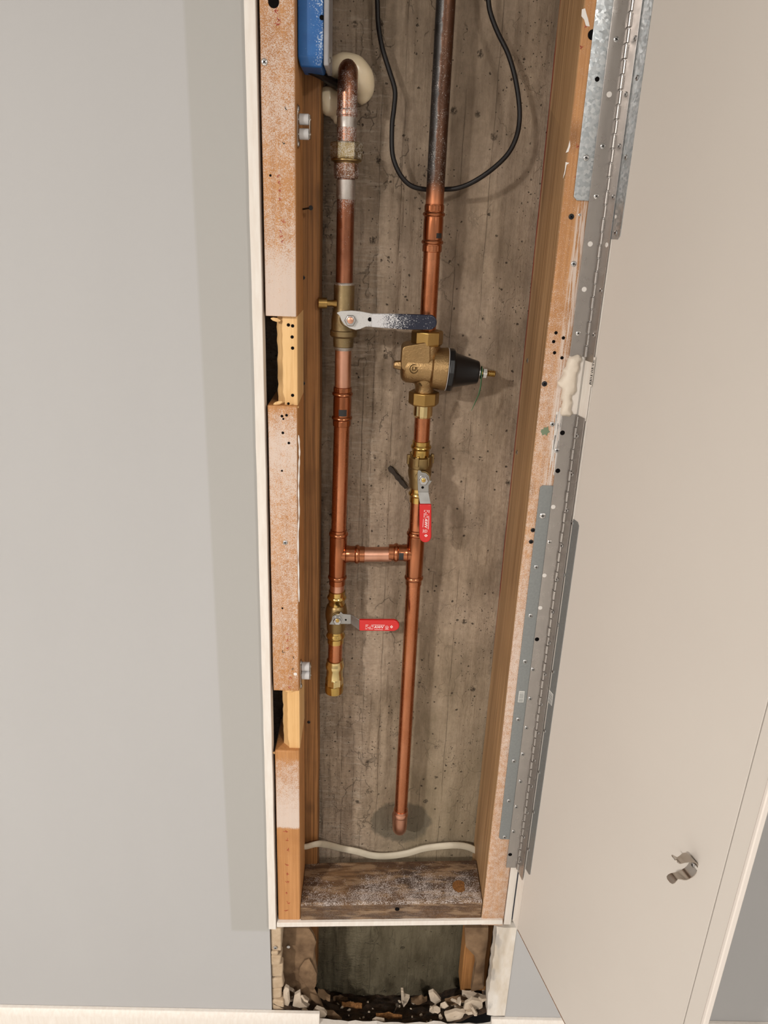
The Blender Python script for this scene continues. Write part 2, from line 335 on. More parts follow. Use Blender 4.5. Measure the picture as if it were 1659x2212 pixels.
# ------------------------------------------------------------------ mesh helpers
class MB:
    def __init__(s): s.v = []; s.f = []; s.mi = []; s.k = 0
    def add(s, vs, fs):
        o = len(s.v); s.v += [tuple(x) for x in vs]; s.f += [tuple(i+o for i in f) for f in fs]; s.mi += [s.k]*len(fs); return s
    def box(s, a, b):
        (x0, y0, z0), (x1, y1, z1) = a, b
        return s.add([(x0, y0, z0), (x1, y0, z0), (x1, y1, z0), (x0, y1, z0), (x0, y0, z1), (x1, y0, z1), (x1, y1, z1), (x0, y1, z1)],
                     [(0, 3, 2, 1), (4, 5, 6, 7), (0, 1, 5, 4), (1, 2, 6, 5), (2, 3, 7, 6), (3, 0, 4, 7)])
    def hexa(s, b4, t4):
        return s.add(list(b4)+list(t4), [(0, 3, 2, 1), (4, 5, 6, 7), (0, 1, 5, 4), (1, 2, 6, 5), (2, 3, 7, 6), (3, 0, 4, 7)])
    def rings(s, rings, cap=True, closed=False):
        n = len(rings[0]); vs = [p for r in rings for p in r]; fs = []
        m = len(rings)
        for i in range(m if closed else m-1):
            a, b = i*n, ((i+1) % m)*n
            for j in range(n):
                k = (j+1) % n; fs.append((a+j, a+k, b+k, b+j))
        if cap and not closed:
            fs.append(tuple(range(n-1, -1, -1))); fs.append(tuple((m-1)*n+j for j in range(n)))
        return s.add(vs, fs)
    def lathe(s, o, ax, prof, seg=28, cap=True, sx=1., rot=0.):
        o = Vector(o); ax = Vector(ax).normalized()
        u = ax.cross(Vector((0, 0, 1)) if abs(ax.z) < .9 else Vector((0, 1, 0))).normalized(); v = ax.cross(u)
        rg = []
        for t, r in prof:
            rg.append([o+ax*t+(u*math.cos(a)*sx+v*math.sin(a))*r for a in [rot+2*math.pi*j/seg for j in range(seg)]])
        return s.rings(rg, cap)
    def tube(s, pts, r, seg=14, cap=True, flat=None):
        pts = [Vector(p) for p in pts]; rg = []; u = None
        for i, p in enumerate(pts):
            t = (pts[min(i+1, len(pts)-1)]-pts[max(i-1, 0)]).normalized()
            if u is None: u = t.cross(Vector((0, 1, 0)) if abs(t.y) < .9 else Vector((1, 0, 0))).normalized()
            u = (u-t*u.dot(t)).normalized(); v = t.cross(u)
            rr = r[i] if isinstance(r, (list, tuple)) else r
            fl = flat or (1, 1)
            rg.append([p+(u*math.cos(a)*fl[0]+v*math.sin(a)*fl[1])*rr for a in [2*math.pi*j/seg for j in range(seg)]])
        return s.rings(rg, cap)
    def prism(s, pts, thick, off=None):
        """front outline (3D points) pushed back along +y (or vector off) by thick"""
        off = Vector((0, thick, 0)) if off is None else Vector(off); n = len(pts); a = [Vector(p) for p in pts]
        fs = [tuple(range(n)), tuple(range(2*n-1, n-1, -1))]+[(j, j+n, (j+1) % n+n, (j+1) % n) for j in range(n)]
        return s.add(a+[p+off for p in a], fs)
    def data(s, name, mats):
        me = bpy.data.meshes.new(name); me.from_pydata(s.v, [], s.f)
        for m in mats: me.materials.append(MAT[m])
        if len(mats) > 1: me.polygons.foreach_set('material_index', s.mi)
        import bmesh
        bm = bmesh.new(); bm.from_mesh(me); bmesh.ops.recalc_face_normals(bm, faces=bm.faces); bm.to_mesh(me); bm.free()
        return me
def link(o, parent=None):
    COL.objects.link(o)
    if parent is not None:
        o.parent = parent
        mw = Matrix.Translation(parent.location) if parent.parent is None else Matrix.Translation(parent.location)
        o.matrix_parent_inverse = mw.inverted()
    return o
def obj(name, mb, mat, parent=None, bevel=0, smooth=True, bseg=2, sub=0, ang=35):
    me = mb.data(name, mat if isinstance(mat, (list, tuple)) else [mat]) if isinstance(mb, MB) else mb
    o = bpy.data.objects.new(name, me); link(o, parent)
    if smooth:
        me.polygons.foreach_set('use_smooth', [True]*len(me.polygons))
        try: me.set_sharp_from_angle(angle=math.radians(ang))
        except Exception: pass
    if bevel:
        b = o.modifiers.new('bevel', 'BEVEL'); b.width = bevel; b.segments = bseg; b.limit_method = 'ANGLE'; b.angle_limit = math.radians(30); b.harden_normals = False
    if sub:
        q = o.modifiers.new('sub', 'SUBSURF'); q.levels = sub; q.render_levels = sub
    return o
def tag(o, label, cat, group=None):
    o['label'] = label; o['category'] = cat
    if group: o['group'] = group
    return o
def st(o): o['kind'] = 'structure'; return o
def thing(name, loc, label, cat, group=None):
    o = bpy.data.objects.new(name, None); o.location = loc; o.empty_display_size = .02; COL.objects.link(o)
    return tag(o, label, cat, group)
def crom(pts, n=8):
    pts = [Vector(p) for p in pts]; out = []
    q = [pts[0]*2-pts[1]]+pts+[pts[-1]*2-pts[-2]]
    for i in range(1, len(q)-2):
        for k in range(n):
            t = k/n; a, b, c, d = q[i-1:i+3]
            out.append(.5*((2*b)+(c-a)*t+(2*a-5*b+4*c-d)*t*t+(3*b-a-3*c+d)*t**3))
    return out+[pts[-1]]
def frame(o, pos, nrm, up=(0, 0, 1)):
    z = Vector(nrm).normalized(); x = Vector(up).cross(z).normalized(); y = z.cross(x)
    o.matrix_basis = Matrix(((x.x, y.x, z.x, pos[0]), (x.y, y.y, z.y, pos[1]), (x.z, y.z, z.z, pos[2]), (0, 0, 0, 1)))
_text = {}
def text_mesh(body, size, thick, mat, sx=1.):
    k = (body, size, thick, mat, sx)
    if k not in _text:
        c = bpy.data.curves.new('t', 'FONT'); c.body = body; c.size = size; c.extrude = thick; c.align_x = 'CENTER'; c.align_y = 'CENTER'; c.resolution_u = 2; c.offset = size*.022; c.shear = .15 if mat == 'ink_white' else 0
        o = bpy.data.objects.new('t', c); COL.objects.link(o)
        bpy.context.view_layer.update()
        me = bpy.data.meshes.new_from_object(o.evaluated_get(bpy.context.evaluated_depsgraph_get()))
        bpy.data.objects.remove(o); bpy.data.curves.remove(c)
        if sx != 1.:
            for v in me.vertices: v.co.x *= sx
        me.materials.clear(); me.materials.append(MAT[mat]); _text[k] = me
    return _text[k]
def text(body, size, mat, parent, pos, nrm, up, thick=.00008, sx=1., name='lettering'):
    o = bpy.data.objects.new(name, text_mesh(body, size, thick, mat, sx)); link(o, parent); frame(o, pos, nrm, up)
    return o
# screw heads (shared meshes): pan head with the shade of its cross recess painted on
def screw_data(name, m1, m2, r):
    mb = MB(); mb.lathe((0, 0, 0), (0, 0, 1), [(0, r), (r*.2, r), (r*.36, r*.82), (r*.42, r*.5), (r*.42, .0001)], 16)
    mb.k = 1
    for a in (.5, .5+math.pi/2):
        c, s_ = math.cos(a), math.sin(a); l, wd = r*.55, r*.13; z = r*.44
        mb.add([(l*c-wd*s_, l*s_+wd*c, z), (-l*c-wd*s_, -l*s_+wd*c, z), (-l*c+wd*s_, -l*s_-wd*c, z), (l*c+wd*s_, l*s_-wd*c, z)], [(0, 1, 2, 3)])
    me = mb.data(name, [m1, m2]); me.polygons.foreach_set('use_smooth', [True]*len(me.polygons)); me.set_sharp_from_angle(angle=math.radians(40)); return me
SCREW = {'zinc': screw_data('screw', 'zinc', 'recess_shade', 1.), 'black': screw_data('screw', 'black_screw', 'recess_shade', 1.), 'bright': screw_data('screw', 'steel', 'recess_shade', 1.), 'white': screw_data('screw', 'white_fill', 'white_fill', 1.)}
_d = MB(); _d.lathe((0, 0, 0), (0, 0, 1), [(-.2, 1), (.04, 1), (.04, .001)], 14); HOLE = _d.data('hole', ['recess_shade'])  # flat dark disc in place of the shade inside a hole
_d = MB(); _d.lathe((0, 0, 0), (0, 0, 1), [(-.2, 1), (.06, 1), (.1, .9), (.1, .001)], 14); PUTTY = _d.data('putty', ['white_fill'])
def head(kind, parent, pos, nrm, r, name=None):
    me = HOLE if kind == 'hole' else PUTTY if kind == 'putty' else SCREW[kind]
    o = bpy.data.objects.new(name or {'hole': 'screw_hole', 'putty': 'filled_hole'}.get(kind, 'screw'), me); link(o, parent)
    z = Vector(nrm).normalized(); a = R.random()*3
    x = Vector((0, 0, 1)).cross(z)
    if x.length < .01: x = Vector((1, 0, 0))
    x.normalize(); y = z.cross(x)
    M = Matrix(((x.x, y.x, z.x), (x.y, y.y, z.y), (x.z, y.z, z.z))) @ Matrix.Rotation(a, 3, 'Z')
    o.matrix_basis = Matrix.Translation(pos) @ M.to_4x4() @ Matrix.Scale(r, 4)
    return o
FRONT = Vector((0, -1, 0)); Zv = Vector((0, 0, 1)); Xv = Vector((1, 0, 0))

# ================================================================== THE SETTING
FZ, CZ = -.36, 2.15
st(obj('floor', MB().box((-2.2, -4.0, FZ-.05), (2.2, .2, FZ)), 'floor'))
st(obj('ceiling', MB().box((-2.2, -4.0, CZ), (2.2, .2, CZ+.05)), 'ceil'))
st(obj('wall_behind', MB().box((-2.25, -4.05, FZ), (2.25, -4.0, CZ)), 'wall_far'))
st(obj('wall_side_left', MB().box((-2.25, -4.0, FZ), (-2.2, .2, CZ)), 'wall_far'))
st(obj('wall_side_right', MB().box((2.2, -4.0, FZ), (2.25, .2, CZ)), 'wall_far'))
st(obj('wall_left', MB().box((-2.2, -.012, FZ), (-.0527, .0, CZ)), 'wall'))
st(obj('wall_right', MB().box((.3775, -.012, FZ), (2.2, .0, CZ)), 'wall'))
st(obj('wall_upper', MB().box((-.0527, -.012, 1.64), (.3775, .12, CZ)), 'wall'))
# concrete behind
def hgt(x, z):
    h = 0.
    left = 1. if x < .125 else max(0., 1-(x-.125)/.05)
    for xs, d in ((.062, .0016), (.083, -.0014), (.098, .002), (.128, -.0016), (.205, .0006), (.245, -.0006)):
        xx = x+.004*(mnoise.noise(Vector((xs*50, z*7, 3)))); h += d/(1+math.exp(-(xx-xs)/.0007))
    h += (.0005+.0026*left)*mnoise.fractal(Vector((x*110, z*7, 1.)), 1., 2., 4)
    h += .0010*mnoise.noise(Vector((x*22, z*9, 5)))
    h += .0006*left*mnoise.noise(Vector((x*60, z*130, 9)))
    for bx, bz, br, bh in ((BL[0], BL[1], .018, .010), (BL[0]-.02, BL[1]-.03, .02, .006), (BL[0]+.012, BL[1]-.075, .014, .0025)):
        h += bh*math.exp(-((x-bx)**2+((z-bz)*.8)**2)/br**2)*(1+.5*mnoise.noise(Vector((x*90, z*90, 2))))
    return h
bl = P(815, 1000, .122); BL = (bl.x, bl.z)
xs = np.linspace(-.06, .40, 185); zs = np.linspace(-.36, 1.64, 640)
vs = [(x, .122-hgt(x, z), z) for z in zs for x in xs]; nx = len(xs)
fs = [(j*nx+i, j*nx+i+1, (j+1)*nx+i+1, (j+1)*nx+i) for j in range(len(zs)-1) for i in range(nx-1)]
m = MB(); m.add(vs, fs)
wb = st(obj('wall_back', m, 'concrete', ang=60))
# trims round the opening
def jag(x0, x1, y0, y1, z0, z1, n, amp, seed):
    r = random.Random(seed); mb = MB(); rg = []
    for i in range(n+1):
        z = z0+(z1-z0)*i/n; a = r.uniform(-amp, amp); b = r.uniform(-amp, amp)
        rg.append([Vector((x0+a, y0, z)), Vector((x1+b, y0, z)), Vector((x1+b, y1, z)), Vector((x0+a, y1, z))])
    return mb.rings(rg)
st(obj('trim_1', jag(-.0525, -.0400, -.0225, .0, -.004, 1.64, 40, .00025, 1), 'trim', bevel=.0008))
b0, b1 = P(598, 2003, -.022), P(1086, 1997, -.022); t0, t1 = P(598, 1994, -.022), P(1086, 1988, -.022)
m = MB(); dy = Vector((0, .0215, 0))
m.hexa([b0, b1, b1+dy, b0+dy], [t0, t1, t1+dy, t0+dy]); st(obj('trim_2', m, 'trim', bevel=.0006))
st(obj('trim_3', MB().box((.352, -.0195, .016), (.3645, .0, 1.64)), 'trim', bevel=.0008))
# baseboards
def base(name, x0, x1, bz):
    bp = [(-.012, FZ), (-.026, FZ), (-.026, bz-.012), (-.022, bz-.004), (-.018, bz), (-.012, bz)]
    m = MB(); m.rings([[Vector((x0, y, z)) for y, z in bp], [Vector((x1, y, z)) for y, z in bp]]); return st(obj(name, m, 'trim', bevel=.0008))
base('baseboard_left', -2.2, P(690, 2205, -.024).x, P(400, 2184, -.018).z); base('baseboard_right', .352, 2.2, P(1180, 2204, -.018).z)

bm_ = MB(); rr = random.Random(77); xa, xb = P(690, 2205, -.024).x, .352; zl = P(900, 2215, -.02).z; rg = []
for i in range(25):
    t = i/24; x = xa+(xb-xa)*t; zz = zl+rr.uniform(-.004, .003)+(.004 if t < .12 else 0); rg.append([Vector((x, -.026, FZ)), Vector((x, -.026, zz)), Vector((x, -.013, zz+rr.uniform(-.003, .002))), Vector((x, -.013, FZ))])
bm_.rings(rg); st(obj('baseboard_middle', bm_, 'trim', ang=25))

# ================================================================== DOOR (open towards the room)
DW, GR, ZB, ZT = .4125, .3865, .034, 1.62
door = bpy.data.objects.new('door_1', None); door.location = DU(0, ZB); COL.objects.link(door); st(door)
def dbox(u0, u1, o0, o1, z0, z1):
    m = MB(); c = [DU(u0, 0, o0), DU(u1, 0, o0), DU(u1, 0, o1), DU(u0, 0, o1)]
    return m.hexa([p+Vector((0, 0, z0)) for p in c], [p+Vector((0, 0, z1)) for p in c])
obj('panel', dbox(.0225, GR-.0007, -.0065, -.0008, ZB, ZT), 'door', door, bevel=.0006)
obj('hinge_stile', dbox(.002, .0218, -.0065, -.0008, ZB-.002, ZT), 'trim', door, bevel=.0005)
obj('edge_stile', dbox(GR+.0006, DW-.005, -.0065, -.0008, ZB, ZT), 'door', door, bevel=.0005)
obj('edge_band', dbox(DW-.0047, DW, -.007, .0004, ZB, ZT), 'door_edge', door, bevel=.0012)
obj('bottom_edge', dbox(.0225, GR-.0007, -.006, -.0006, ZB-.0014, ZB), 'stud_brown', door)
obj('core', dbox(GR-.003, GR+.003, -.006, -.0035, ZB+.001, ZT-.001), 'rust_and_gap_shade', door)  # dark backing strip, the groove's shade put into its colour
# spring clip on the door
cc = PD(1497, 1868); cu, cz = (cc-KN).dot(DD), cc.z
clip = thing('spring_clip', DU(cu, cz), 'small curled nickel spring clip screwed to the white door', 'clip')
prof = []   # (away from door, height)
r_ = .0125
for a in range(-112, 113, 14):
    t = math.radians(a); prof.append((r_-.0015+r_*-math.cos(t), r_*math.sin(t)))
def flare(sg): 
    n0, h0 = prof[-1] if sg > 0 else prof[0]
    return [(n0+.0035, h0+sg*-.0008), (n0+.0060, h0+sg*.0004), (n0+.0085, h0+sg*.0022), (n0+.0105, h0+sg*.0036), (n0+.0115, h0+sg*.0042)]
prof = flare(-1)[::-1]+prof+flare(1)
m = MB(); rg = []
for i, (n_, h_) in enumerate(prof):
    a = prof[max(i-1, 0)]; b = prof[min(i+1, len(prof)-1)]; tx, tz = b[0]-a[0], b[1]-a[1]; L = math.hypot(tx, tz); ox, oz = -tz/L*.0005, tx/L*.0005
    e = min(i, len(prof)-1-i); hw = .0062 if e > 6 else (.0022, .0048, .0056, .0050, .0040, .0046, .0056)[e]
    rg.append([DU(cu-hw, cz+h_-oz, n_-ox), DU(cu+hw, cz+h_-oz, n_-ox), DU(cu+hw, cz+h_+oz, n_+ox), DU(cu-hw, cz+h_+oz, n_+ox)])
m.rings(rg); obj('spring', m, 'nickel', clip, ang=50)
head('zinc', clip, DU(cu, cz, .0), DN, .0028)

# ================================================================== STUDS AND PLATE
def stud_loft(sections, mat, name, bevel=.0025):
    m = MB(); m.rings([[Vector((x, y, z)) for x, y in s] for z, s in sections]); return obj(name, m, mat, bevel=bevel, bseg=2, ang=40)
YS, LX, LL = -.016, .0015, -.0370     # front face, inner side, outer side of the left stud
full = [(LL, YS), (LX, YS), (LX, .068), (LL, .068)]
zt = lambda r: P(615, r, YS).z
ls = tag(stud_loft([(zt(1988), full), (zt(1622), full)], 'stud_l', 'wood_stud'), 'left front stud, orange fir misted white, with two pale notches cut in it', 'stud')
# the stud is one length of timber: its three full lengths and the two cut lengths between
def length(r0, r1, name='stud_length'):
    m = MB(); z0, z1 = zt(r0), zt(r1); n = 10; rr = random.Random(r0); rg = []
    for i in range(n+1):
        z = z0+(z1-z0)*i/n; j = lambda s=.0003: rr.uniform(-s, s)
        rg.append([Vector((LL+j(), YS+j(.0001), z)), Vector((LX-.0015+j(), YS-.0002, z)), Vector((LX, YS+.0015, z)), Vector((LX, .068, z)), Vector((LL, .068, z))])
    m.rings(rg); return obj(name, m, 'stud_l', ls, bevel=.0008, ang=50)
length(1492, 877); length(684, -420)
def notch(r0, r1, dep, seed):
    rr = random.Random(seed); m = MB(); z0, z1 = zt(r0), zt(r1); n = 14; rg = []
    for i in range(n+1):
        z = z0+(z1-z0)*i/n; k = rr.uniform(-.0006, .0006); e = rr.uniform(-.0009, .0009); t = i/n
        xl = -.0255+e; xs_ = -.0185+e*.6+(.002 if i < 2 else 0)
        rg.append([Vector((xl, dep+.012, z)), Vector((xs_, dep+.003+k, z)), Vector((xs_+.0012, dep+k*.5, z)), Vector((LX-.0008, dep+k*.3, z)), Vector((LX, dep+.001, z)), Vector((LX, .068, z)), Vector((xl-.002, .068, z))])
    m.rings(rg); o = obj('notch', m, 'stud_cut', ls, ang=30); o['label'] = 'pale freshly cut notch in the stud'; return o
notch(877, 684, YS+.0075, 3); notch(1622, 1492, YS+.0075, 5)
# torn slivers at the notch ends
for (c, r, s_) in ((595, 685, 1), (600, 871, 2), (596, 1625, 3), (612, 1628, 4), (625, 1492, 5), (635, 880, 6)):
    rr = random.Random(s_); o = P(c, r, YS+.0015); m = MB()
    m.lathe(o+Vector((-.006, .0015, -.002)), (1, .1, rr.uniform(-.3, .3)), [(0, .0006), (.003, .0022), (.008, .0026), (.012, .001)], 7, sx=.6); obj('splinter', m, 'stud_cut', ls, ang=20)
for c, r in ((623, 702), (632, 704), (631, 728), (632, 752), (632, 854)): head('hole', ls, P(c, r, YS+.0073), FRONT, .0021)
for c, r in ((623, 872), (609, 899), (619, 897), (611, 935), (624, 957)): head('hole', ls, P(c, r, YS-.0002), FRONT, .0018)
for c, r in ((584, 379), (609, 1017), (610, 1314), (612, 905)): head('hole', ls, P(c, r, YS-.0002), FRONT, .0014)
m = MB(); m.lathe((0, 0, 0), (0, 0, 1), [(-.2, 1), (.03, 1), (.03, .001)], 20); o = head('hole', ls, P(591, 4, YS-.0002), FRONT, .0060, 'bored_hole')
head('bright', ls, P(571, 134, YS-.0003), FRONT, .0036); head('zinc', ls, P(616, 1172, YS-.0003), FRONT, .0032)
# red mill stamps, faded and past reading
def marks(parent, pts, mat, seed, sz=.0022, nrm='f', name='ink_stamp', y=YS-.0004):
    rr = random.Random(seed); m = MB()
    for c, r in pts:
        o = P(c, r, y)
        for _ in range(3):
            a = rr.uniform(0, math.pi); l = sz*rr.uniform(.5, 1.1); wd = .00028
            d = Vector((math.cos(a), 0, math.sin(a))); e = Vector((-math.sin(a), 0, math.cos(a)))*wd; q = o+Vector((rr.uniform(-1, 1)*sz*.7, 0, rr.uniform(-1, 1)*sz*.7))
            m.prism([q-d*l-e, q+d*l-e, q+d*l+e, q-d*l+e], .0003)
    o = obj(name, m, mat, parent, smooth=False); o['kind'] = 'stuff'; return o
marks(ls, [(618, 1795), (620, 1815), (622, 1835), (619, 1870), (621, 1890), (620, 1905), (618, 1930), (622, 1950), (620, 1968)], 'ink_red', 2, .003)
marks(ls, [(600, 380), (602, 395), (604, 411), (603, 430)], 'ink_red', 4, .0018); marks(ls, [(612, 478), (606, 500), (607, 512), (610, 522)], 'ink_red', 5, .0018)
marks(ls, [(597, 25), (600, 42), (599, 52)], 'ink_red', 6, .0025); marks(ls, [(621, 1370), (622, 1384), (622, 1400), (628, 1465), (626, 1485)], 'ink_red', 8, .002)
marks(ls, [(612, 1408), (634, 1421), (633, 1446)], 'ink_black', 9, .002); marks(ls, [(617, 234), (613, 310)], 'ink_black', 10, .0015)
m = MB(); m.tube(crom([P(c, r, YS-.0005) for c, r in ((645, 940), (647, 975), (646, 1010), (645, 1060), (646, 1110), (644, 1160), (645, 1240), (646, 1300))], 5), [.0004+.0009*abs(math.sin(i*.9)) for i in range(36)], 7); o = obj('paint_drip', m, 'white_fill', ls)
head('putty', ls, P(638, 1456, YS-.0003), FRONT, .0026, 'paint_blob')

bs = tag(obj('wood_stud', jag(-.02, .0235, .070, .1175, P(650, 1862, .07).z-.30, 1.64, 30, .0006, 11), 'stud_brown', bevel=.003, ang=50), 'dark brown aged stud against the concrete, behind the left front stud', 'stud')
m = MB(); n0 = P(647, 453, .069); n1 = P(671, 449, .045)
m.tube([n0, n1], .0011, 8); m.lathe(n1, n1-n0, [(-.0005, .0011), (0, .003), (.0009, .003), (.001, .0001)], 10)
nail = tag(obj('bent_nail', m, 'black_screw'), 'dark nail sticking out of the brown stud below the upper roller catch', 'nail')
for c, r in ((655, 828), (667, 1560), (655, 600)): head('black', bs, P(c, r, .0697), FRONT, .0026)

# right stud
rs_ = MB(); rr = random.Random(21); rg = []
for i in range(33):
    z = .012+(1.64-.012)*i/32; j = lambda s=.0003: rr.uniform(-s, s)
    rg.append([Vector((.3125+j(), -.0165, z)), Vector((.3142+j(), -.018, z)), Vector((.351, -.018, z)), Vector((.351, .1175, z)), Vector((.3130, .1175, z)), Vector((.3125+j(), .1165, z))])
rs_.rings(rg); rs = tag(obj('wood_stud', rs_, 'stud_r', bevel=.0008, ang=50), 'right stud beside the hinge, orange fir with brown side and screw holes', 'stud')
for c, r in ((1201, 719), (1217, 730), (1198, 762), (1214, 773), (1196, 738)): head('hole', rs, P(c, r, -.0182), FRONT, .0021)
head('zinc', rs, P(1239, 570, -.0181), FRONT, .0032); head('zinc', rs, P(1247, 668, -.0181), FRONT, .0035)
head('black', rs, P(1176, 829, -.0181), FRONT, .0034); head('black', rs, P(1234, 468, -.0181), FRONT, .0032); head('bright', rs, P(1252, 464, -.0181), FRONT, .0016)
head('hole', rs, P(1280, 75, -.0182), FRONT, .0052, 'bored_hole'); head('zinc', rs, P(1193, 916, -.0181), FRONT, .0032)
for (c, r) in ((1140, 779), (1117, 977)):
    o = P(c, r, .06); k = CAM+(o-CAM)*((.3125-CAM.x)/(o.x-CAM.x)); head('zinc', rs, k, (-1, 0, 0), .0036, 'nail_head')
for c, r in ((1147, 1170), (1151, 1145)): head('black', rs, P(c, r, -.0181), FRONT, .003)
m = MB(); o = P(1176, 931, -.0184)
m.prism([P(c, r, -.0184) for c, r in ((1168, 932), (1170, 927), (1174, 928), (1175, 923), (1180, 924), (1184, 921), (1185, 929), (1188, 933), (1183, 936), (1181, 942), (1177, 938), (1172, 941))], .0004); obj('paint_smear', m, 'green_smear', rs, smooth=False)['label'] = 'green paint smear'
for pts in (((1264, 18), (1257, 20), (1256, 35), (1262, 42), (1266, 56), (1274, 57), (1270, 40), (1267, 30)), ((1231, 303), (1227, 318), (1222, 330), (1228, 328), (1232, 315)), ((1222, 350), (1220, 368), (1216, 386), (1220, 376), (1224, 356), (1230, 352))):
    m = MB(); m.prism([P(c, r, -.0185) for c, r in pts], .0005); obj('paint_smear', m, 'white_fill', rs, smooth=False)
m = MB(); rr = random.Random(4)
for i in range(16):
    r0 = 930+i*0+rr.uniform(-55, 30); c0 = 1218-(r0-900)*.12+rr.uniform(-18, 3); l = rr.uniform(30, 80)
    a, b = P(c0, r0, -.0185), P(c0-.13*l, r0+l, -.0185); e = Vector((rr.uniform(.0006, .0014), 0, 0)); m.prism([a-e, a+e, b+e*.5, b-e*.5], .0005)
obj('brush_stroke', m, 'white_fill', rs, smooth=False)['kind'] = 'stuff'
marks(rs, [(1266, 58), (1248, 315), (1246, 380), (1257, 100)], 'ink_red', 14, .002, y=-.0184)

# bottom plate
pl = MB()
YF = -.0165; A = [P(646, 1990, YF), P(1043, 1984, YF)]; z0, z1 = A[0].z, A[1].z
n = 24; rg = []; rr = random.Random(8)
for i in range(n+1):
    t = i/n; x = LX+.0005+(.3112-LX)*t; z = z0+(z1-z0)*t; j = lambda s=.0004: rr.uniform(-s, s)
    rg.append([Vector((x, YF+j(), z)), Vector((x, YF+j(), z+.0350+j(.0008))), Vector((x, YF+.004+j(), z+.0385+j())), Vector((x, YF+.089, z+.0385)), Vector((x, YF+.089, z))])
pl.rings(rg); pl = tag(obj('bottom_plate', pl, 'plate', bevel=.0008, ang=50), 'weathered dark wood block across the bottom of the opening, sprinkled with white dust', 'wood block')
m = MB(); k = P(993, 1924, .01); m.lathe((k.x, .016, z0+(z1-z0)*.9+.0386), (0, 0, 1), [(-.002, .0125), (.0003, .0125), (.0003, .001)], 22); o = obj('knot', m, 'stud_brown', pl)
head('hole', pl, P(858, 1964, YF-.0005), FRONT, .004, 'nail_hole')

# ================================================================== PIPEWORK
YP = .072
def runL(z):
    return .0557 if z > .9 else .0557+(.0497-.0557)*(.9-z)/(.9-.43)
def runR(z): return .1697
def zrow(run, row):
    c = 740 if run is runL else 910
    for _ in range(3):
        z = P(c, row, YP).z; x = run(z)
        d = Vector((x, YP, z))-CAM; c = 829.5+F*d.dot(_rt)/d.dot(_fw)
    return P(c, row, YP).z, S(c, row, YP)
def vl(mb, run, prof, seg=32, cap=True, flute=0):
    rg = []
    for row, hw in prof:
        z, s_ = zrow(run, row); x = run(z); r = hw*s_ if hw > 1 else hw
        ring = []
        for j in range(seg):
            a = 2*math.pi*j/seg; k = r*(1+(flute if j % 2 else 0)); ring.append(Vector((x+k*math.cos(a), YP+k*math.sin(a), z)))
        rg.append(ring)
    return mb.rings(rg, cap)
RP = .0113
def pipe(run, r0, r1, mat, label, cat='pipe', radius=RP, group=None):
    m = MB(); n = max(2, int((r1-r0)/60)+1)
    vl(m, run, [(r0+(r1-r0)*i/n, radius) for i in range(n+1)]); return tag(obj('copper_pipe', m, mat), label, cat, group)
RS, RB = .0125, .0146
def bead(r, h=4.5): return [(r-h, RS), (r-h*.6, RB*.96), (r, RB), (r+h*.6, RB*.96), (r+h, RS)]
def cpatch(run, r0, r1, a0, a1, rad, mat, parent, name):
    m = MB(); rows = []
    for row in (r0, r1):
        z, _ = zrow(run, row); rows.append([(run(z)+rad*math.sin(a0+(a1-a0)*j/8), YP-rad*math.cos(a0+(a1-a0)*j/8), z) for j in range(9)])
    m.add(rows[0]+rows[1], [(j, j+1, j+10, j+9) for j in range(8)]); return obj(name, m, mat, parent)
def crimps(run, r0, r1, parent, seg=40):
    m = MB(); vl(m, run, [(r0, RS*1.006), (r0+1, RS*1.03), (r1-1, RS*1.03), (r1, RS*1.006)], seg, True, -.022); return obj('crimp_ring', m, 'copper_fit', parent, ang=20)

# --- left run from the top
m = MB(); zt_, s_ = zrow(runL, 205); path = []
rad = .034
for i in range(13):
    a = math.pi/2*i/12; path.append(Vector((runL(1.2), YP+rad-rad*math.cos(a)*1.0, zt_+rad*math.sin(a)*1.0)))
path = [Vector((runL(1.2), YP, zrow(runL, 250)[0]))]+path+[Vector((runL(1.2), .124, zt_+rad))]
m.tube(path, .0124, 28); el = tag(obj('pipe_elbow', m, 'copper_old'), 'speckled aged copper elbow coming out of the spray foam', 'pipe elbow')
m = MB(); vl(m, runL, [(236, .0124), (240, .0132), (250, .0132), (251, .0118)]); obj('socket', m, 'copper_old', el)
pipe(runL, 249, 312, 'copper_old', 'short speckled copper pipe between the foam elbow and the union nut', radius=.0121)
m = MB(); vl(m, runL, [(254, .0124), (276, .0124)]); o = tag(obj('solder_band', m, 'solder'), 'silvery painted band on the pipe just above the union nut', 'band')
un = thing('pipe_union', (runL(1.2), YP, zrow(runL, 350)[0]), 'hexagonal brass union fitting with white overspray on the left pipe', 'union')
m = MB(); vl(m, runL, [(307, 33), (310, 36), (339, 36), (345, 33)], 6); obj('union_nut', m, 'brass_misted', un, bevel=.0008, ang=20)
m = MB(); vl(m, runL, [(343, 31), (345, 33), (348, 33), (351, 27), (353, 26)]); obj('collar', m, 'brass_dull', un)
m = MB(); vl(m, runL, [(350, 25), (353, 27), (380, 27), (386, 25)], 8); obj('lower_hex', m, 'copper_misted', un, bevel=.0006, ang=20)
pipe(runL, 384, 620, 'copper_old', 'copper pipe between the union and the old lever valve, dusted white at its top')
m = MB(); vl(m, runL, [(388, .0117), (389, .0121), (424, .0121), (431, .0117)]); tag(obj('solder_band', m, 'solder'), 'silvery painted band on the pipe just below the union nut', 'band')

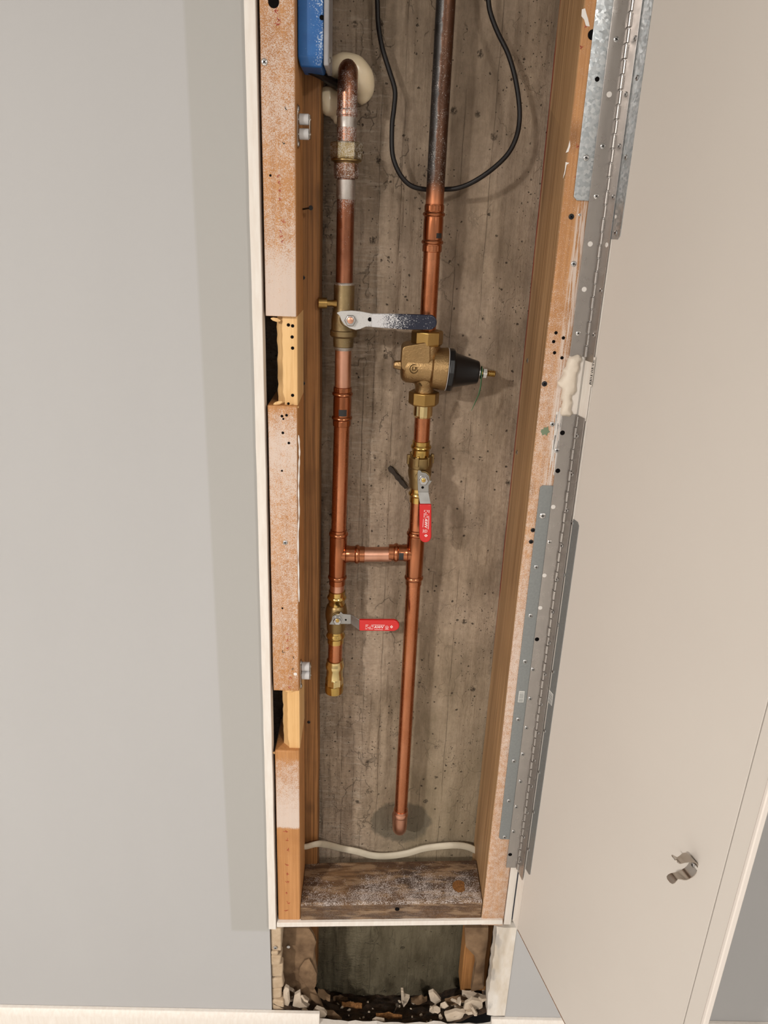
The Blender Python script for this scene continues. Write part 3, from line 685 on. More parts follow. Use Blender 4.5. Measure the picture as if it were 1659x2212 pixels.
# old ball valve with the navy lever
v1 = thing('ball_valve', (runL(1), YP, zrow(runL, 750)[0]), 'tarnished brass ball valve with long navy lever dusted white', 'valve', 'ball valves')
m = MB(); vl(m, runL, [(614, .0118), (615, .0138), (665, .0138), (672, .0150), (690, .0166), (706, .0168), (712, .0172), (714, .0184), (724, .0184), (727, .0170), (729, .0140), (748, .0137), (750, .0118)], 30); obj('body', m, 'brass_old', v1)
m = MB(); vl(m, runL, [(610, .0115), (612, .0130), (616, .0138)]); obj('solder_joint', m, 'solder', v1)
m = MB(); vl(m, runL, [(749, .0136), (752, .0128), (756, .0114)]); obj('solder_joint', m, 'solder', v1)
zk, sk = zrow(runL, 655); o = Vector((runL(1), YP-.004, zk))
m = MB(); m.lathe(o, (-1, -.15, 0), [(.010, .0062), (.016, .0042), (.0225, .0042), (.023, .007), (.034, .007), (.035, .006), (.035, .0001)], 18); obj('drain_knob', m, 'brass_nut', v1)
m = MB(); zp, sp = zrow(runL, 691); q = P(757, 691, .045)
m.lathe((q.x-.004, .068, q.z), (0, -1, 0), [(0, .011), (.014, .011), (.016, .008), (.025, .008)], 18); obj('stem', m, 'brass_old', v1)
YL = .042
m = MB(); m.prism([P(c, r, YL) for c, r in ((727, 676), (736, 672), (760, 671), (780, 673), (806, 678), (806, 706), (790, 706), (778, 711), (768, 713), (755, 709), (744, 702), (737, 692), (734, 683))], .0028); obj('lever', m, 'lever_misted', v1, bevel=.0006, ang=20)
m = MB(); pts = [(802, 678), (840, 678), (880, 679), (915, 680)]+[(928+16*math.cos(a), 696.5+16.5*math.sin(a)) for a in [math.radians(t) for t in range(-80, 90, 20)]]+[(915, 713), (870, 712), (830, 709), (802, 707)]
m.prism([P(c, r, YL-.0018) for c, r in pts], .0065); gp = obj('lever_grip', m, 'navy', v1, bevel=.0016, bseg=3, ang=20)
m = MB(); m.lathe(P(757, 692, YL), FRONT, [(0, .0078), (.004, .0078), (.005, .0068), (.005, .0001)], 6); obj('lever_nut', m, 'zinc', v1, bevel=.0004, ang=20)
m = MB(); m.lathe(P(757, 692, YL-.005), FRONT, [(0, .0042), (.0022, .0042), (.0026, .0036), (.0026, .0001)], 14); obj('stem_end', m, 'copper_pale', v1)
head('hole', v1, P(799, 690, YL), FRONT, .0028, 'lever_hole')

pipe(runL, 752, 840, 'copper_pale', 'pale brushed copper pipe just below the old lever valve')
cp = thing('pipe_coupling', (runL(.89), YP, zrow(runL, 920)[0]), 'ribbed copper press coupling on the left pipe, below the navy lever', 'coupling', 'copper press couplings')
m = MB(); vl(m, runL, [(835, RP), (836, RS), (845, RS)]+bead(850.5)+[(858, RS), (862, RS*1.02), (893, RS*1.02)]+bead(902)+[(908, RS), (919, RS), (920, RP)]); obj('body', m, 'copper_fit', cp)
crimps(runL, 837, 846, cp); crimps(runL, 907, 918, cp)
cpatch(runL, 881, 895, -.35, .55, RS*1.035, 'ink_black', cp, 'label')['label'] = 'small black printed label'
pipe(runL, 918, 1150, 'copper', 'long shiny copper pipe between the press coupling and the left tee')

def tee(run, rows, side, label):
    r0, rb0, rc, rb1, r1 = rows
    t = thing('pipe_tee', (run(.66), YP, zrow(run, r1)[0]), label, 'pipe tee', 'copper press tees')
    m = MB(); vl(m, run, [(r0, RP), (r0+1, RS)]+bead(rb0)+[(rb0+8, RS*1.06), (rb1-8, RS*1.06)]+bead(rb1)+[(r1-1, RS), (r1, RP)]); 
    z, s_ = zrow(run, rc); o = Vector((run(z), YP, z))
    L = .030
    m.lathe(o, (side, 0, 0), [(.0, .0118), (.0112, .0124), (.0125, .0140), (.0145, .0135), (.018, .0127), (L-.0045, .0127), (L-.003, .0142), (L-.001, .0148), (L+.001, .0142), (L+.003, .0127), (L+.010, .0127), (L+.0105, .0113)], 30)
    obj('body', m, 'copper_fit', t); return t, o
tl, ol = tee(runL, (1143, 1153, 1196, 1246, 1262), 1, 'copper tee at the left end of the short crosspipe')
tr, orr = tee(runR, (1143, 1152, 1195, 1247, 1262), -1, 'copper tee at the right end of the short crosspipe')
m = MB(); m.lathe(ol+Vector((.036, 0, 0)), orr-ol, [(0, .0113), ((orr-ol).length-.072, .0113)], 28); tag(obj('copper_pipe', m, 'copper_pale'), 'short horizontal copper pipe joining the two tees', 'pipe')
m = MB(); o_ = orr+Vector((-.0215, 0, 0))
rows = [[(o_.x+dx, YP-.0131*math.cos(a), o_.z+.0131*math.sin(a)) for a in [-.6+1.0*j/8 for j in range(9)]] for dx in (-.0035, .0035)]
m.add(rows[0]+rows[1], [(j, j+1, j+10, j+9) for j in range(8)]); obj('label', m, 'ink_black', tr)['label'] = 'small black printed label'

def rowz(run, row, y): return P(P_col(run, row, y), row, y)
def P_col(run, row, y):
    z, _ = zrow(run, row); d = Vector((run(z), y, z))-CAM; return 829.5+F*d.dot(_rt)/d.dot(_fw)
def grip_print(parent, o, along, up, nrm, L):
    """white print on a red grip: o = middle of print"""
    text('AWV', .0058, 'ink_white', parent, o+along*.000*L, nrm, up, sx=1.05)
    m = MB(); rr = random.Random(3)
    def bar(u0, u1, v0, v1):
        c = [o+along*u+up*v+nrm*.0001 for u, v in ((u0, v0), (u1, v0), (u1, v1), (u0, v1))]; m.prism(c, 0, nrm*-.0002)
    bar(-.0065, .0065, -.0042, -.0037); 
    x = -.0085
    while x < .009:     # line of tiny print above
        wv = rr.uniform(.0004, .0008); bar(x, x+wv, .0034, .0043); x += wv+.0003
    for rw in range(4):
        x = -.020
        while x < -.0085:
            wv = rr.uniform(.0004, .0009); bar(x, x+wv, .0030-rw*.0022, .0040-rw*.0022) if rr.random() < .8 else None; x += wv+.0004
    for k in range(20):
        a = 2*math.pi*k/20; c, s_ = math.cos(a)*.0022, math.sin(a)*.0022
        bar(.0125+c-.0002, .0125+c+.0002, s_-.0004+.0002, s_+.0006)
    bar(.0095, .0155, -.0035, -.0030); bar(.0112, .0138, -.0003, .0003)
    c = [o+along*(.0195+a)+up*(.0012+b)+nrm*.0001 for a, b in ((-.0022, 0), (0, .0026), (.0022, 0), (0, -.0026))]; ci = [o+along*(.0195+a*.45)+up*(.0012+b*.45)+nrm*.0001 for a, b in ((-.0022, 0), (0, .0026), (.0022, 0), (0, -.0026))]
    for k in range(4): m.prism([c[k], c[(k+1) % 4], ci[(k+1) % 4], ci[k]], 0, nrm*-.0002)
    obj('small_print', m, 'ink_white', parent, smooth=False)['kind'] = 'stuff'

def brass_valve(run, rows, label, lever):
    """rows: top, bead, neck, body0, body1, bead, bottom"""
    r0, b0, n0, c0, c1, n1, b1, r1 = rows
    t = thing('ball_valve', (run(.5), YP, zrow(run, r1)[0]), label, 'valve', 'ball valves')
    m = MB(); vl(m, run, [(r0, RP), (r0+1, .0128), (b0-5, .0128), (b0-3, .0142), (b0, .0150), (b0+3, .0142), (b0+5, .0130), (n0, .0126), (n0+3, .0134)]); obj('press_end', m, 'brass', t)
    m = MB(); vl(m, run, [(n1-3, .0134), (n1, .0126), (b1-5, .0130), (b1-3, .0142), (b1, .0150), (b1+3, .0142), (b1+5, .0128), (r1-1, .0128), (r1, RP)]); obj('press_end', m, 'brass', t)
    m = MB(); vl(m, run, [(n0+1, .0135), (n0+4, .0152), (c0, .0166), (c0+4, .0172), ((c0+c1)/2, .0170), (c1-4, .0160), (c1, .0150), (n1-5, .0146), (n1-1, .0135)], 28); obj('body', m, 'brass_dull', t)
    return t
# lower-left valve
v2 = brass_valve(runL, (1275, 1290, 1304, 1318, 1342, 1362, 1372, 1388), 'new brass ball valve on the left pipe with red lever pointing right', 'h')
YB = .046
m = MB(); q = P(729, 1340, YB); m.lathe((q.x, .066, q.z), (0, -1, 0), [(0, .0095), (.012, .0095), (.013, .006), (.0185, .006)], 18); obj('stem', m, 'brass_dull', v2)
m = MB(); m.prism([P(c, r, YB) for c, r in ((711, 1349), (716, 1341), (718, 1332), (726, 1328), (733, 1327), (736, 1322), (741, 1327), (758, 1328), (758, 1348), (735, 1348), (730, 1350))], .0022)
m.prism([P(758, 1328, YB), P(778, 1340, YB-.010), P(778, 1363, YB-.010), P(758, 1348, YB)], .0022); lv = obj('lever', m, 'steel_lever', v2, bevel=.0003, ang=20)
pts = [(776, 1340), (800, 1340), (848, 1340)]+[(849+14*math.cos(a), 1352+12*math.sin(a)) for a in [math.radians(t) for t in range(-75, 90, 25)]]+[(848, 1364), (776, 1363)]
m = MB(); m.prism([P(c, r, YB-.0125) for c, r in pts], .006); g2 = obj('lever_grip', m, 'red', v2, bevel=.0016, bseg=3, ang=20)
m = MB(); m.lathe(P(729, 1340, YB), FRONT, [(0, .0080), (.0008, .0080), (.001, .0066), (.0042, .0066), (.005, .0056), (.005, .0001)], 6); nt = obj('lever_nut', m, 'zinc', v2, bevel=.0003, ang=20)
m = MB(); m.lathe(P(729, 1340, YB-.005), FRONT, [(0, .0030), (.002, .0030), (.0024, .0024), (.0024, .0001)], 12); obj('stem_end', m, 'brass', nt)
head('hole', lv, P(747, 1339, YB), FRONT, .0016, 'lever_hole')
grip_print(g2, P(818, 1355, YB-.0126), Vector((1, 0, .01)).normalized(), Vector((0, 0, 1)), FRONT, 1)
pipe(runL, 1258, 1279, 'copper_pale', 'very short copper pipe between the left tee and the lower brass valve')
pipe(runL, 1384, 1432, 'copper', 'short copper pipe below the lower left brass valve')
ec = thing('end_fitting', (runL(.43), YP, zrow(runL, 1495)[0]), 'pale brass open end fitting at the foot of the left pipe', 'fitting')
m = MB(); vl(m, runL, [(1424, RP), (1425, .0132), (1431, .0134), (1434, .0146), (1438, .0149), (1442, .0144), (1446, .0132), (1462, .0134), (1464, .0140)]); obj('press_end', m, 'brass_pale', ec)
m = MB(); vl(m, runL, [(1462, .0138), (1464, .0146), (1478, .0146), (1480, .0138)], 8); obj('hex', m, 'brass_pale', ec, bevel=.0005, ang=20)
m = MB(); vl(m, runL, [(1476, .0140), (1477, .0150), (1490, .0150), (1493, .0146), (1493, .0120), (1480, .0118)]); obj('rim', m, 'brass', ec)

# --- right run from the top
pipe(runR, -190, 446, 'copper_riser', 'dark speckled copper riser at the top right, in front of the black cord', radius=.0116)
cp = thing('pipe_coupling', (runR(1), YP, zrow(runR, 545)[0]), 'ribbed copper press coupling high on the right pipe, under the cord loop', 'coupling', 'copper press couplings')
m = MB(); vl(m, runR, [(441, RP), (442, RS), (456, RS)]+bead(463, 5)+[(471, RS), (476, RS*1.03), (510, RS*1.03)]+bead(523, 5)+[(531, RS), (544, RS), (545, RP)]); obj('body', m, 'copper_fit', cp)
crimps(runR, 444, 456, cp); crimps(runR, 530, 543, cp)
cpatch(runR, 503, 514, .3, 1.0, RS*1.04, 'ink_black', cp, 'label')['label'] = 'small black printed label'
pipe(runR, 540, 726, 'copper', 'shiny copper pipe between the upper coupling and the bronze regulator')
# pressure regulator
pr = thing('pressure_regulator', (runR(.9), YP, zrow(runR, 900)[0]), 'cast bronze water pressure regulator with black conical cap', 'regulator')
m = MB(); vl(m, runR, [(713, 31), (716, 34.5), (741, 34.5), (745, 32)], 8); vl(m, runR, [(711, 19), (714, 26)]); obj('union_nut', m, 'brass_nut', pr, bevel=.0006, ang=20)
a0, a1 = P(866, 789, YP), P(975, 799, YP); ax = (a1-a0).normalized(); u_ = S(920, 790, YP)
m = MB()
m.lathe(a0, ax, [(-0*u_, 16*u_), (2*u_, 26*u_), (6*u_, 32*u_), (14*u_, 35.5*u_), (60*u_, 36*u_), (66*u_, 37.5*u_), (67*u_, 43*u_), (96*u_, 46*u_), (100*u_, 46*u_), (101*u_, 30*u_)], 40)
vl(m, runR, [(741, 29), (750, 30), (790, 30), (822, 26), (832, 21), (838, 19.5), (848, 22), (852, 22)], 30)
# squared shoulder left of the inlet
def rr_box(mb, x0, x1, r0, r1, y0, y1):
    c = [P(x0, r0, YP), P(x1, r0, YP), P(x1, r1, YP), P(x0, r1, YP)]
    return c
pts = []
for (cx_, cy_, a_) in ((880, 758, 180), (918, 752, 270), (918, 778, 0), (878, 790, 90)):
    for t in (0, 30, 60, 90):
        q_ = math.radians(a_+t); pts.append((cx_+12*math.cos(q_), cy_+12*math.sin(q_)))
m.prism([P(c, r, YP-.021) for c, r in pts], .040)
obj('body', m, 'bronze', pr, bevel=.002, bseg=3, ang=45)
m = MB(); m.lathe(a0-ax*16*u_, ax, [(0, 6*u_), (2*u_, 7.5*u_), (6*u_, 9*u_), (18*u_, 11*u_)], 8); obj('plug', m, 'bronze', pr, ang=20)
m = MB(); m.lathe(a0+ax*99*u_, ax, [(0, 45*u_), (.8*u_, 46.1*u_), (1.6*u_, 45*u_)], 40); obj('gasket', m, 'nylon', pr)
m = MB(); m.lathe(a0+ax*101*u_, ax, [(0, 44*u_), (1*u_, 46*u_), (10*u_, 46*u_), (14*u_, 43*u_)], 10); m.lathe(a0+ax*101*u_, ax, [(10*u_, 42*u_), (16*u_, 37*u_), (66*u_, 24*u_), (68*u_, 22*u_), (68*u_, 5*u_)], 36); obj('cap', m, 'blackcap', pr, bevel=.0008, ang=30)
tip = a0+ax*169*u_
m = MB(); m.lathe(tip, ax, [(-2*u_, 11*u_), (3*u_, 11*u_), (3.5*u_, 6*u_)], 20); obj('washer', m, 'zinc', pr)
m = MB(); m.lathe(tip+ax*9*u_, ax, [(0, 10*u_), (1*u_, 11.5*u_), (9*u_, 11.5*u_), (10*u_, 10*u_)], 6); obj('lock_nut', m, 'steel', pr, bevel=.0004, ang=20)
m = MB(); m.lathe(tip, ax, [(0, 5*u_), (20*u_, 5*u_)]+[(20*u_+i*1.6*u_, (7.2 if i % 2 else 6.2)*u_) for i in range(11)]+[(37*u_, 4*u_)], 16); obj('adjusting_screw', m, 'brass', pr, ang=60)
m = MB(); m.lathe(tip+ax*5*u_, ax, [(0, 14*u_), (1.2*u_, 14*u_), (1.2*u_, 6*u_), (0, 6*u_)], 24, cap=False)
tg = [P(c, r, yy) for c, r, yy in ((1040, 815, .066), (1038, 835, .062), (1034, 852, .060), (1027, 868, .060), (1018, 887, .060))]
rg = []
for i, p_ in enumerate(tg):
    hw = (.002, .0035, .0042, .004, .0008)[i]; wv = Vector((.35, .93, 0))*hw
    rg.append([p_-wv, p_+wv, p_+wv+Vector((.0004, 0, 0)), p_-wv+Vector((.0004, 0, 0))])
m.rings(rg); obj('tag', m, 'green', pr)['label'] = 'thin green plastic tag'
e0 = P(894, 797, YP-36.3*u_); dn = FRONT
m = MB(); m.tube([e0+Vector((math.cos(t)*8.5*u_, (1-math.cos(0))*0, math.sin(t)*9.5*u_)) for t in [math.pi*.35+i*2*math.pi*.8/16 for i in range(17)]], .0005, 6); obj('embossing', m, 'bronze_dark', pr)
text('LF', 12*u_, 'bronze_dark', pr, e0+Vector((.0008, .0002, 0)), FRONT, (.05, 0, 1), .0005, name='embossing')
e1 = P(905, 836, YP-23*u_)
m = MB(); m.tube([e1+Vector((0, .0008, -.006)), e1+Vector((0, 0, .005))], .0006, 6); m.tube([e1+Vector((-.0035, 0, .001)), e1+Vector((0, 0, .0055)), e1+Vector((.0035, 0, .001))], .0006, 6); obj('embossing', m, 'bronze_dark', pr)
m = MB(); vl(m, runR, [(845, 30), (847, 33), (870, 33), (873, 31)], 8); obj('union_nut', m, 'brass_nut', pr, bevel=.0006, ang=20)
m = MB(); vl(m, runR, [(871, 19), (874, 20.5), (896, 20.5), (899, 19), (901, 17.5)], 32, True, -.03); obj('tailpiece', m, 'brass_pale', pr, ang=15)
pipe(runR, 897, 957, 'copper', 'short copper pipe between the regulator and the right brass valve')
v3 = brass_valve(runR, (951, 965, 984, 1012, 1034, 1054, 1066, 1084), 'new brass ball valve on the right pipe with red lever hanging down', 'v')
m = MB()
vl(m, runR, [(984, .0150), (986, .0178), (1004, .0182), (1008, .0176), (1010, .0160)], 28)
for k in range(6):
    a = math.pi/3*k+.2; z, _ = zrow(runR, 984); o = Vector((runR(z)+.0178*math.cos(a), YP+.0178*math.sin(a), z)); t_ = Vector((-math.sin(a), math.cos(a), 0))*.0028; n_ = Vector((math.cos(a), math.sin(a), 0))*.002
    m.hexa([o-t_-n_-Zv*.012, o+t_-n_-Zv*.012, o+t_+n_-Zv*.012, o-t_+n_-Zv*.012], [o-t_-n_+Zv*.002, o+t_-n_+Zv*.002, o+t_+n_+Zv*.002, o-t_+n_+Zv*.002])
obj('body_collar', m, 'brass_dull', v3, bevel=.0006, ang=30)
YC = .044
m = MB(); q = P(914, 1037, YC); m.lathe((q.x, .066, q.z), (0, -1, 0), [(0, .0105), (.013, .0105), (.014, .006), (.0205, .006)], 18); obj('stem', m, 'brass_dull', v3)
m = MB(); m.prism([P(c, r, YC) for c, r in ((903, 1063), (902, 1040), (902, 1021), (904, 1016), (909, 1017), (911, 1021), (920, 1022), (927, 1029), (928, 1038), (933, 1039), (929, 1045), (926, 1049), (926, 1063))], .0022)
m.prism([P(903, 1063, YC), P(926, 1063, YC), P(931, 1092, YC-.010), P(908, 1092, YC-.010)], .0022); lv = obj('lever', m, 'steel_lever', v3, bevel=.0003, ang=20)
pts = [(906, 1090), (932, 1090), (932, 1160)]+[(919+12.8*math.cos(a), 1160+12.5*math.sin(a)) for a in [math.radians(t) for t in range(15, 180, 25)]]+[(906, 1160)]
m = MB(); m.prism([P(c, r, YC-.0125) for c, r in pts], .006); g3 = obj('lever_grip', m, 'red', v3, bevel=.0016, bseg=3, ang=20)
m = MB(); m.lathe(P(915, 1037, YC), FRONT, [(0, .0082), (.0008, .0082), (.001, .0070), (.0042, .0070), (.005, .006), (.005, .0001)], 6); nt = obj('lever_nut', m, 'zinc', v3, bevel=.0003, ang=20)
m = MB(); m.lathe(P(915, 1037, YC-.005), FRONT, [(0, .0030), (.002, .0030), (.0024, .0024), (.0024, .0001)], 12); obj('stem_end', m, 'brass', nt)
head('hole', lv, P(913, 1053, YC), FRONT, .0020, 'lever_hole')
grip_print(g3, P(920, 1130, YC-.0126), Vector((0, 0, -1)), Vector((1, 0, 0)), FRONT, 1)
pipe(runR, 1080, 1150, 'copper', 'copper pipe between the right brass valve and the right tee, behind the red lever')
pipe(runR, 1256, 1755, 'copper', 'longest copper pipe, running from the right tee down to the elbow')
m = MB(); ze, _ = zrow(runR, 1778); rad = .027; path = [Vector((runR(0), YP, zrow(runR, 1748)[0]))]
for i in range(11):
    a = math.pi/2*i/10; path.append(Vector((runR(0), YP+rad-rad*math.cos(a), ze-rad*math.sin(a))))
path.append(Vector((runR(0), .126, ze-rad)))
m.tube(path, .0124, 28); eb = tag(obj('pipe_elbow', m, 'copper_pale'), 'copper elbow turning into the concrete at the foot of the longest pipe', 'pipe elbow')
m = MB(); vl(m, runR, [(1752, .0118), (1754, .0130), (1760, .0130), (1762, .0124)]); obj('socket', m, 'copper_pale', eb)

# ================================================================== SPRAY FOAM, CORD, CABLE
def blob(name, pts, mat, label, cat, parent=None):
    mb = bpy.data.metaballs.new('mb'); mb.resolution = .0035; mb.threshold = .3
    for (x, y, z, r) in pts:
        e = mb.elements.new(); e.co = (x, y, z); e.radius = r*1.5
    o = bpy.data.objects.new('mbo', mb); COL.objects.link(o); bpy.context.view_layer.update()
    me = bpy.data.meshes.new_from_object(o.evaluated_get(bpy.context.evaluated_depsgraph_get())); bpy.data.objects.remove(o); bpy.data.metaballs.remove(mb)
    me.materials.clear(); me.materials.append(MAT[mat]); me.polygons.foreach_set('use_smooth', [True]*len(me.polygons))
    oo = bpy.data.objects.new(name, me); link(oo, parent)
    return tag(oo, label, cat) if label else oo
def B(c, r, y, px_): q = P(c, r, y); return (q.x, q.y, q.z, px_*S(c, r, y))
blob('spray_foam', [B(742, 146, .100, 28), B(765, 150, .098, 28), B(781, 168, .100, 26), B(786, 186, .106, 22), B(784, 206, .112, 16), B(781, 216, .117, 9), B(726, 150, .104, 22), B(792, 196, .112, 14)], 'foam', 'big lump of cream spray foam around the pipe elbow', 'spray foam')
blob('spray_foam', [B(707, 212, .104, 22), B(712, 228, .105, 21), B(722, 222, .108, 20), B(727, 262, .112, 7), B(726, 250, .112, 9)], 'foam', 'small round lump of cream spray foam left of the elbow', 'spray foam')
yc = .106
cpts = [(806, -150, .1), (811, -60, .1), (815, 0, .1), (817, 50, .1), (825, 100, .098), (840, 150, .096), (853, 195, .094), (851, 235, .094), (847, 270, .092), (847, 325, .088), (855, 358, .085), (870, 385, .084), (890, 402, .085), (918, 409, .0875), (950, 409, .0885), (985, 407, .084), (1020, 394, .076), (1060, 368, .072), (1095, 335, .072), (1114, 300, .074), (1122, 262, .078), (1121, 220, .08), (1112, 165, .084), (1097, 115, .088), (1075, 70, .092), (1060, 30, .094), (1055, 0, .095), (1052, -60, .095), (1050, -160, .095)]
m = MB(); m.tube(crom([P(c, r, y) for c, r, y in cpts], 6), .0030, 12)
tag(obj('electric_cable', m, 'cord'), 'black electrical cord hanging in a loop behind the right riser', 'cord')
kp = [(640, 1829, .058), (660, 1829, .060), (684, 1823, .0615), (703, 1824, .082), (735, 1832, .104), (770, 1839, .106), (805, 1848, .106), (840, 1849, .106), (880, 1843, .106), (915, 1833, .105), (950, 1828, .104), (985, 1826, .103), (1012, 1830, .102), (1035, 1841, .100)]
m = MB(); m.tube(crom([P(c, r, y) for c, r, y in kp], 5), .0052, 12, flat=(1.15, .55)); tag(obj('flat_cable', m, 'cable'), 'cream flat electrical cable sagging across behind the dark wood block', 'cable')

# ================================================================== BLUE BOX
bx = thing('junction_box', (.015, .03, P(670, 140, .01).z), 'blue plastic junction box with grey side cover at the top left', 'junction box')
zb_, zb2 = P(670, 122, .004).z, P(670, 146, .012).z
xr = P(699, 60, .004).x
m = MB(); 
m.rings([[Vector((LX+.0006+i, .004+i*3, zb2)), Vector((xr-i, .004+i*3, zb2)), Vector((xr-i, .062, zb2)), Vector((LX+.0006+i, .062, zb2))] for i in (.0022,)]+[[Vector((LX+.0006, .004, zb_)), Vector((xr, .004, zb_)), Vector((xr, .062, zb_)), Vector((LX+.0006, .062, zb_))], [Vector((LX+.0006, .004, 1.60)), Vector((xr, .004, 1.60)), Vector((xr, .062, 1.60)), Vector((LX+.0006, .062, 1.60))]])
obj('box', m, 'blue', bx, bevel=.002, bseg=3)
xc0, xc1 = xr+.0004, P(711, 60, .002).x
m = MB(); m.box((xc0, .001, P(705, 142, .001).z), (xc1, .066, 1.60)); obj('cover', m, 'greyplate', bx, bevel=.0015)
q = P(717, 131, .02); head('zinc', bx, (xc1, q.y, q.z), (1, 0, 0), .0035); head('hole', bx, (xr-.002, .0039, P(698, 38, .004).z), FRONT, .0026, 'slot')
m = MB(); m.tube(crom([P(c, r, y) for c, r, y in ((668, 150, .05), (690, 160, .06), (710, 172, .075), (735, 185, .1))], 4), .005, 8); tag(obj('black_strap', m, 'cord'), 'black strap under the blue box running to the foam', 'strap')

# ================================================================== ROLLER CATCHES
def catch(c, r0, r1, rowsA, rowsB, wcol, label):
    t = thing('roller_catch', P(c, r1, .012), label, 'catch', 'roller catches')
    z0, z1 = P(640, r1, .012).z, P(640, r0, .012).z; y = .004
    m = MB(); pr_ = []
    for i in range(24):
        a = 2*math.pi*i/24; pr_.append((y+.0065*math.cos(a), (z0+.0065 if math.sin(a) < 0 else z1-.0065)+.0065*math.sin(a)))
    m.prism([(LX+.0002, yy, zz) for yy, zz in pr_], 0, (.0012, 0, 0)); obj('mount_plate', m, 'nickel', t)
    x0, x1 = LX+.0022, LX+.0022+wcol
    for (ra, rb) in (rowsA, rowsB):
        za, zb3 = P(c, ra, y).z, P(c, rb, y).z; zc, rr_ = (za+zb3)/2, (za-zb3)/2
        m = MB(); m.lathe((x0, y, zc), (1, 0, 0), [(0, rr_*.9), (.0006, rr_), (x1-x0-.0006, rr_), (x1-x0, rr_*.9), (x1-x0, rr_*.3)], 24); ro = obj('roller', m, 'nylon', t)
        m = MB(); m.lathe((x0-.001, y, zc), (1, 0, 0), [(0, .0016), (x1-x0+.0028, .0016), (x1-x0+.0034, .001)], 10); obj('axle', m, 'steel', ro)
    zc = (P(c, rowsA[0], y).z+P(c, rowsB[1], y).z)/2; hh = (P(c, rowsA[0], y).z-P(c, rowsB[1], y).z)/2-.001
    m = MB(); m.prism([(x1+.0006, y-.004, zc-hh), (x1+.0006, y+.010, zc-hh), (x1+.0006, y+.010, zc+hh), (x1+.0006, y-.004, zc+hh)], 0, (.0009, 0, 0)); obj('bracket', m, 'nickel', t, bevel=.0003)
    for zz in (z1-.005, z0+.005): head('zinc', t, (LX+.0014, y, zz), (1, 0, 0), .0032)
    return t
catch(648, 226, 322, (245, 270), (277, 302), .0112, 'upper roller catch, two pale nylon wheels on the left stud')
catch(657, 1418, 1480, (1431, 1448), (1449, 1466), .0120, 'lower roller catch, two grey nylon wheels on the left stud')

# ================================================================== HINGES AND GALVANISED PLATES
def hinge(rows, label, sA, sB, lift=0.):
    z1, z0 = P(1300, rows[0], -.021).z if rows[0] > 0 else 1.58, P(rows[2], rows[1], -.021).z
    t = thing('piano_hinge', (KN.x, KN.y, z0), label, 'hinge', 'piano hinges')
    obj('leaf', MB().box((.3432, -.0215, z0), (KN.x-.0015, -.0198, z1)), 'hinge', t, bevel=.0003)
    m = MB(); c = [DU(.0015, 0, .0002), DU(.0205, 0, .0002+lift), DU(.0205, 0, .0014+lift), DU(.0015, 0, .0014)]
    zl = z0-.004; m.hexa([p+Vector((0, 0, zl)) for p in c], [p+Vector((0, 0, z1)) for p in c]); obj('leaf', m, 'hinge', t, bevel=.0003)
    n_ = int((z1-z0)/.0146); d = (z1-z0)/n_
    kd = MB(); kd.lathe((0, 0, 0), (0, 0, 1), [(0, .0024), (.0005, .0034), (d-.0016, .0034), (d-.0011, .0024)], 14); ke = kd.data('knuckle', ['hinge']); ke.polygons.foreach_set('use_smooth', [True]*len(ke.polygons)); ke.set_sharp_from_angle(angle=.8)
    for i in range(n_):
        o = bpy.data.objects.new('knuckle', ke); link(o, t); o.location = (KN.x+(.0004 if i % 2 else -.0004), KN.y-.0012, z0+i*d)
    obj('pin', MB().lathe((KN.x, KN.y-.001, z0+.001), (0, 0, 1), [(0, .0019), (z1-z0-.002, .0019)], 10), 'steel', t)
    for c_, r, k in sA: head(k, t, P(c_, r, -.0215), FRONT, .0030 if k != 'hole' else .0032)
    for c_, r, k in sB: head(k, t, PD(c_, r, .0014+lift*.55), DN, .0028)
    return t
zc = lambda l, k='zinc': [(a, b, k) for a, b in l]
hinge((-300, 770, 1245), 'upper steel piano hinge between the right stud and the door', [(1331, 85, 'zinc'), (1316, 204, 'putty'), (1302, 316, 'zinc'), (1288, 424, 'bright'), (1275, 527, 'putty'), (1262, 625, 'putty'), (1249, 720, 'bright')],
      zc([(1372, 83), (1352, 204), (1338, 316), (1325, 426)])+[(1311, 529, 'white')]+zc([(1298, 628), (1283, 724)]))
hinge((897, 1874, 1102), 'lower steel piano hinge between the right stud and the door',
      [(1215, 935, 'hole'), (1203, 973, 'zinc'), (1205, 1017, 'hole'), (1195, 1095, 'putty'), (1187, 1171, 'bright'), (1176, 1243, 'putty'), (1167, 1313, 'putty'), (1160, 1381, 'hole'), (1151, 1446, 'zinc'), (1145, 1509, 'zinc'), (1137, 1572, 'zinc'), (1129, 1629, 'zinc'), (1124, 1688, 'zinc'), (1115, 1743, 'zinc'), (1109, 1796, 'zinc'), (1102, 1846, 'hole')],
      zc([(1247, 942), (1236, 1025), (1225, 1103), (1214, 1179), (1204, 1252), (1194, 1322), (1187, 1389), (1178, 1457), (1170, 1521), (1163, 1583), (1155, 1642), (1149, 1698), (1140, 1755), (1132, 1808), (1124, 1860)]), .0012)
def gplate(name, pts, off, mat, label, scr, nrm, pf, r=.0030):
    m = MB(); m.prism(pts, 0, off); t = tag(obj(name, m, mat, bevel=.0002, smooth=False), label, 'metal plate', 'galvanised plates')
    for c, rr_, k, s_ in scr: head(k, t, pf(c, rr_), nrm, s_)
    return t
YG = -.0197
def fp(z0, z1, x0, x1, ch0, ch1):
    """plate outline on the stud face with chamfered outer corners"""
    return [Vector((x0, YG, z0+ch0)), Vector((x0+ch0, YG, z0)), Vector((x1, YG, z0)), Vector((x1, YG, z1)), Vector((x0+ch1, YG, z1)), Vector((x0, YG, z1-ch1))]
xg = P(1240, 420, YG).x
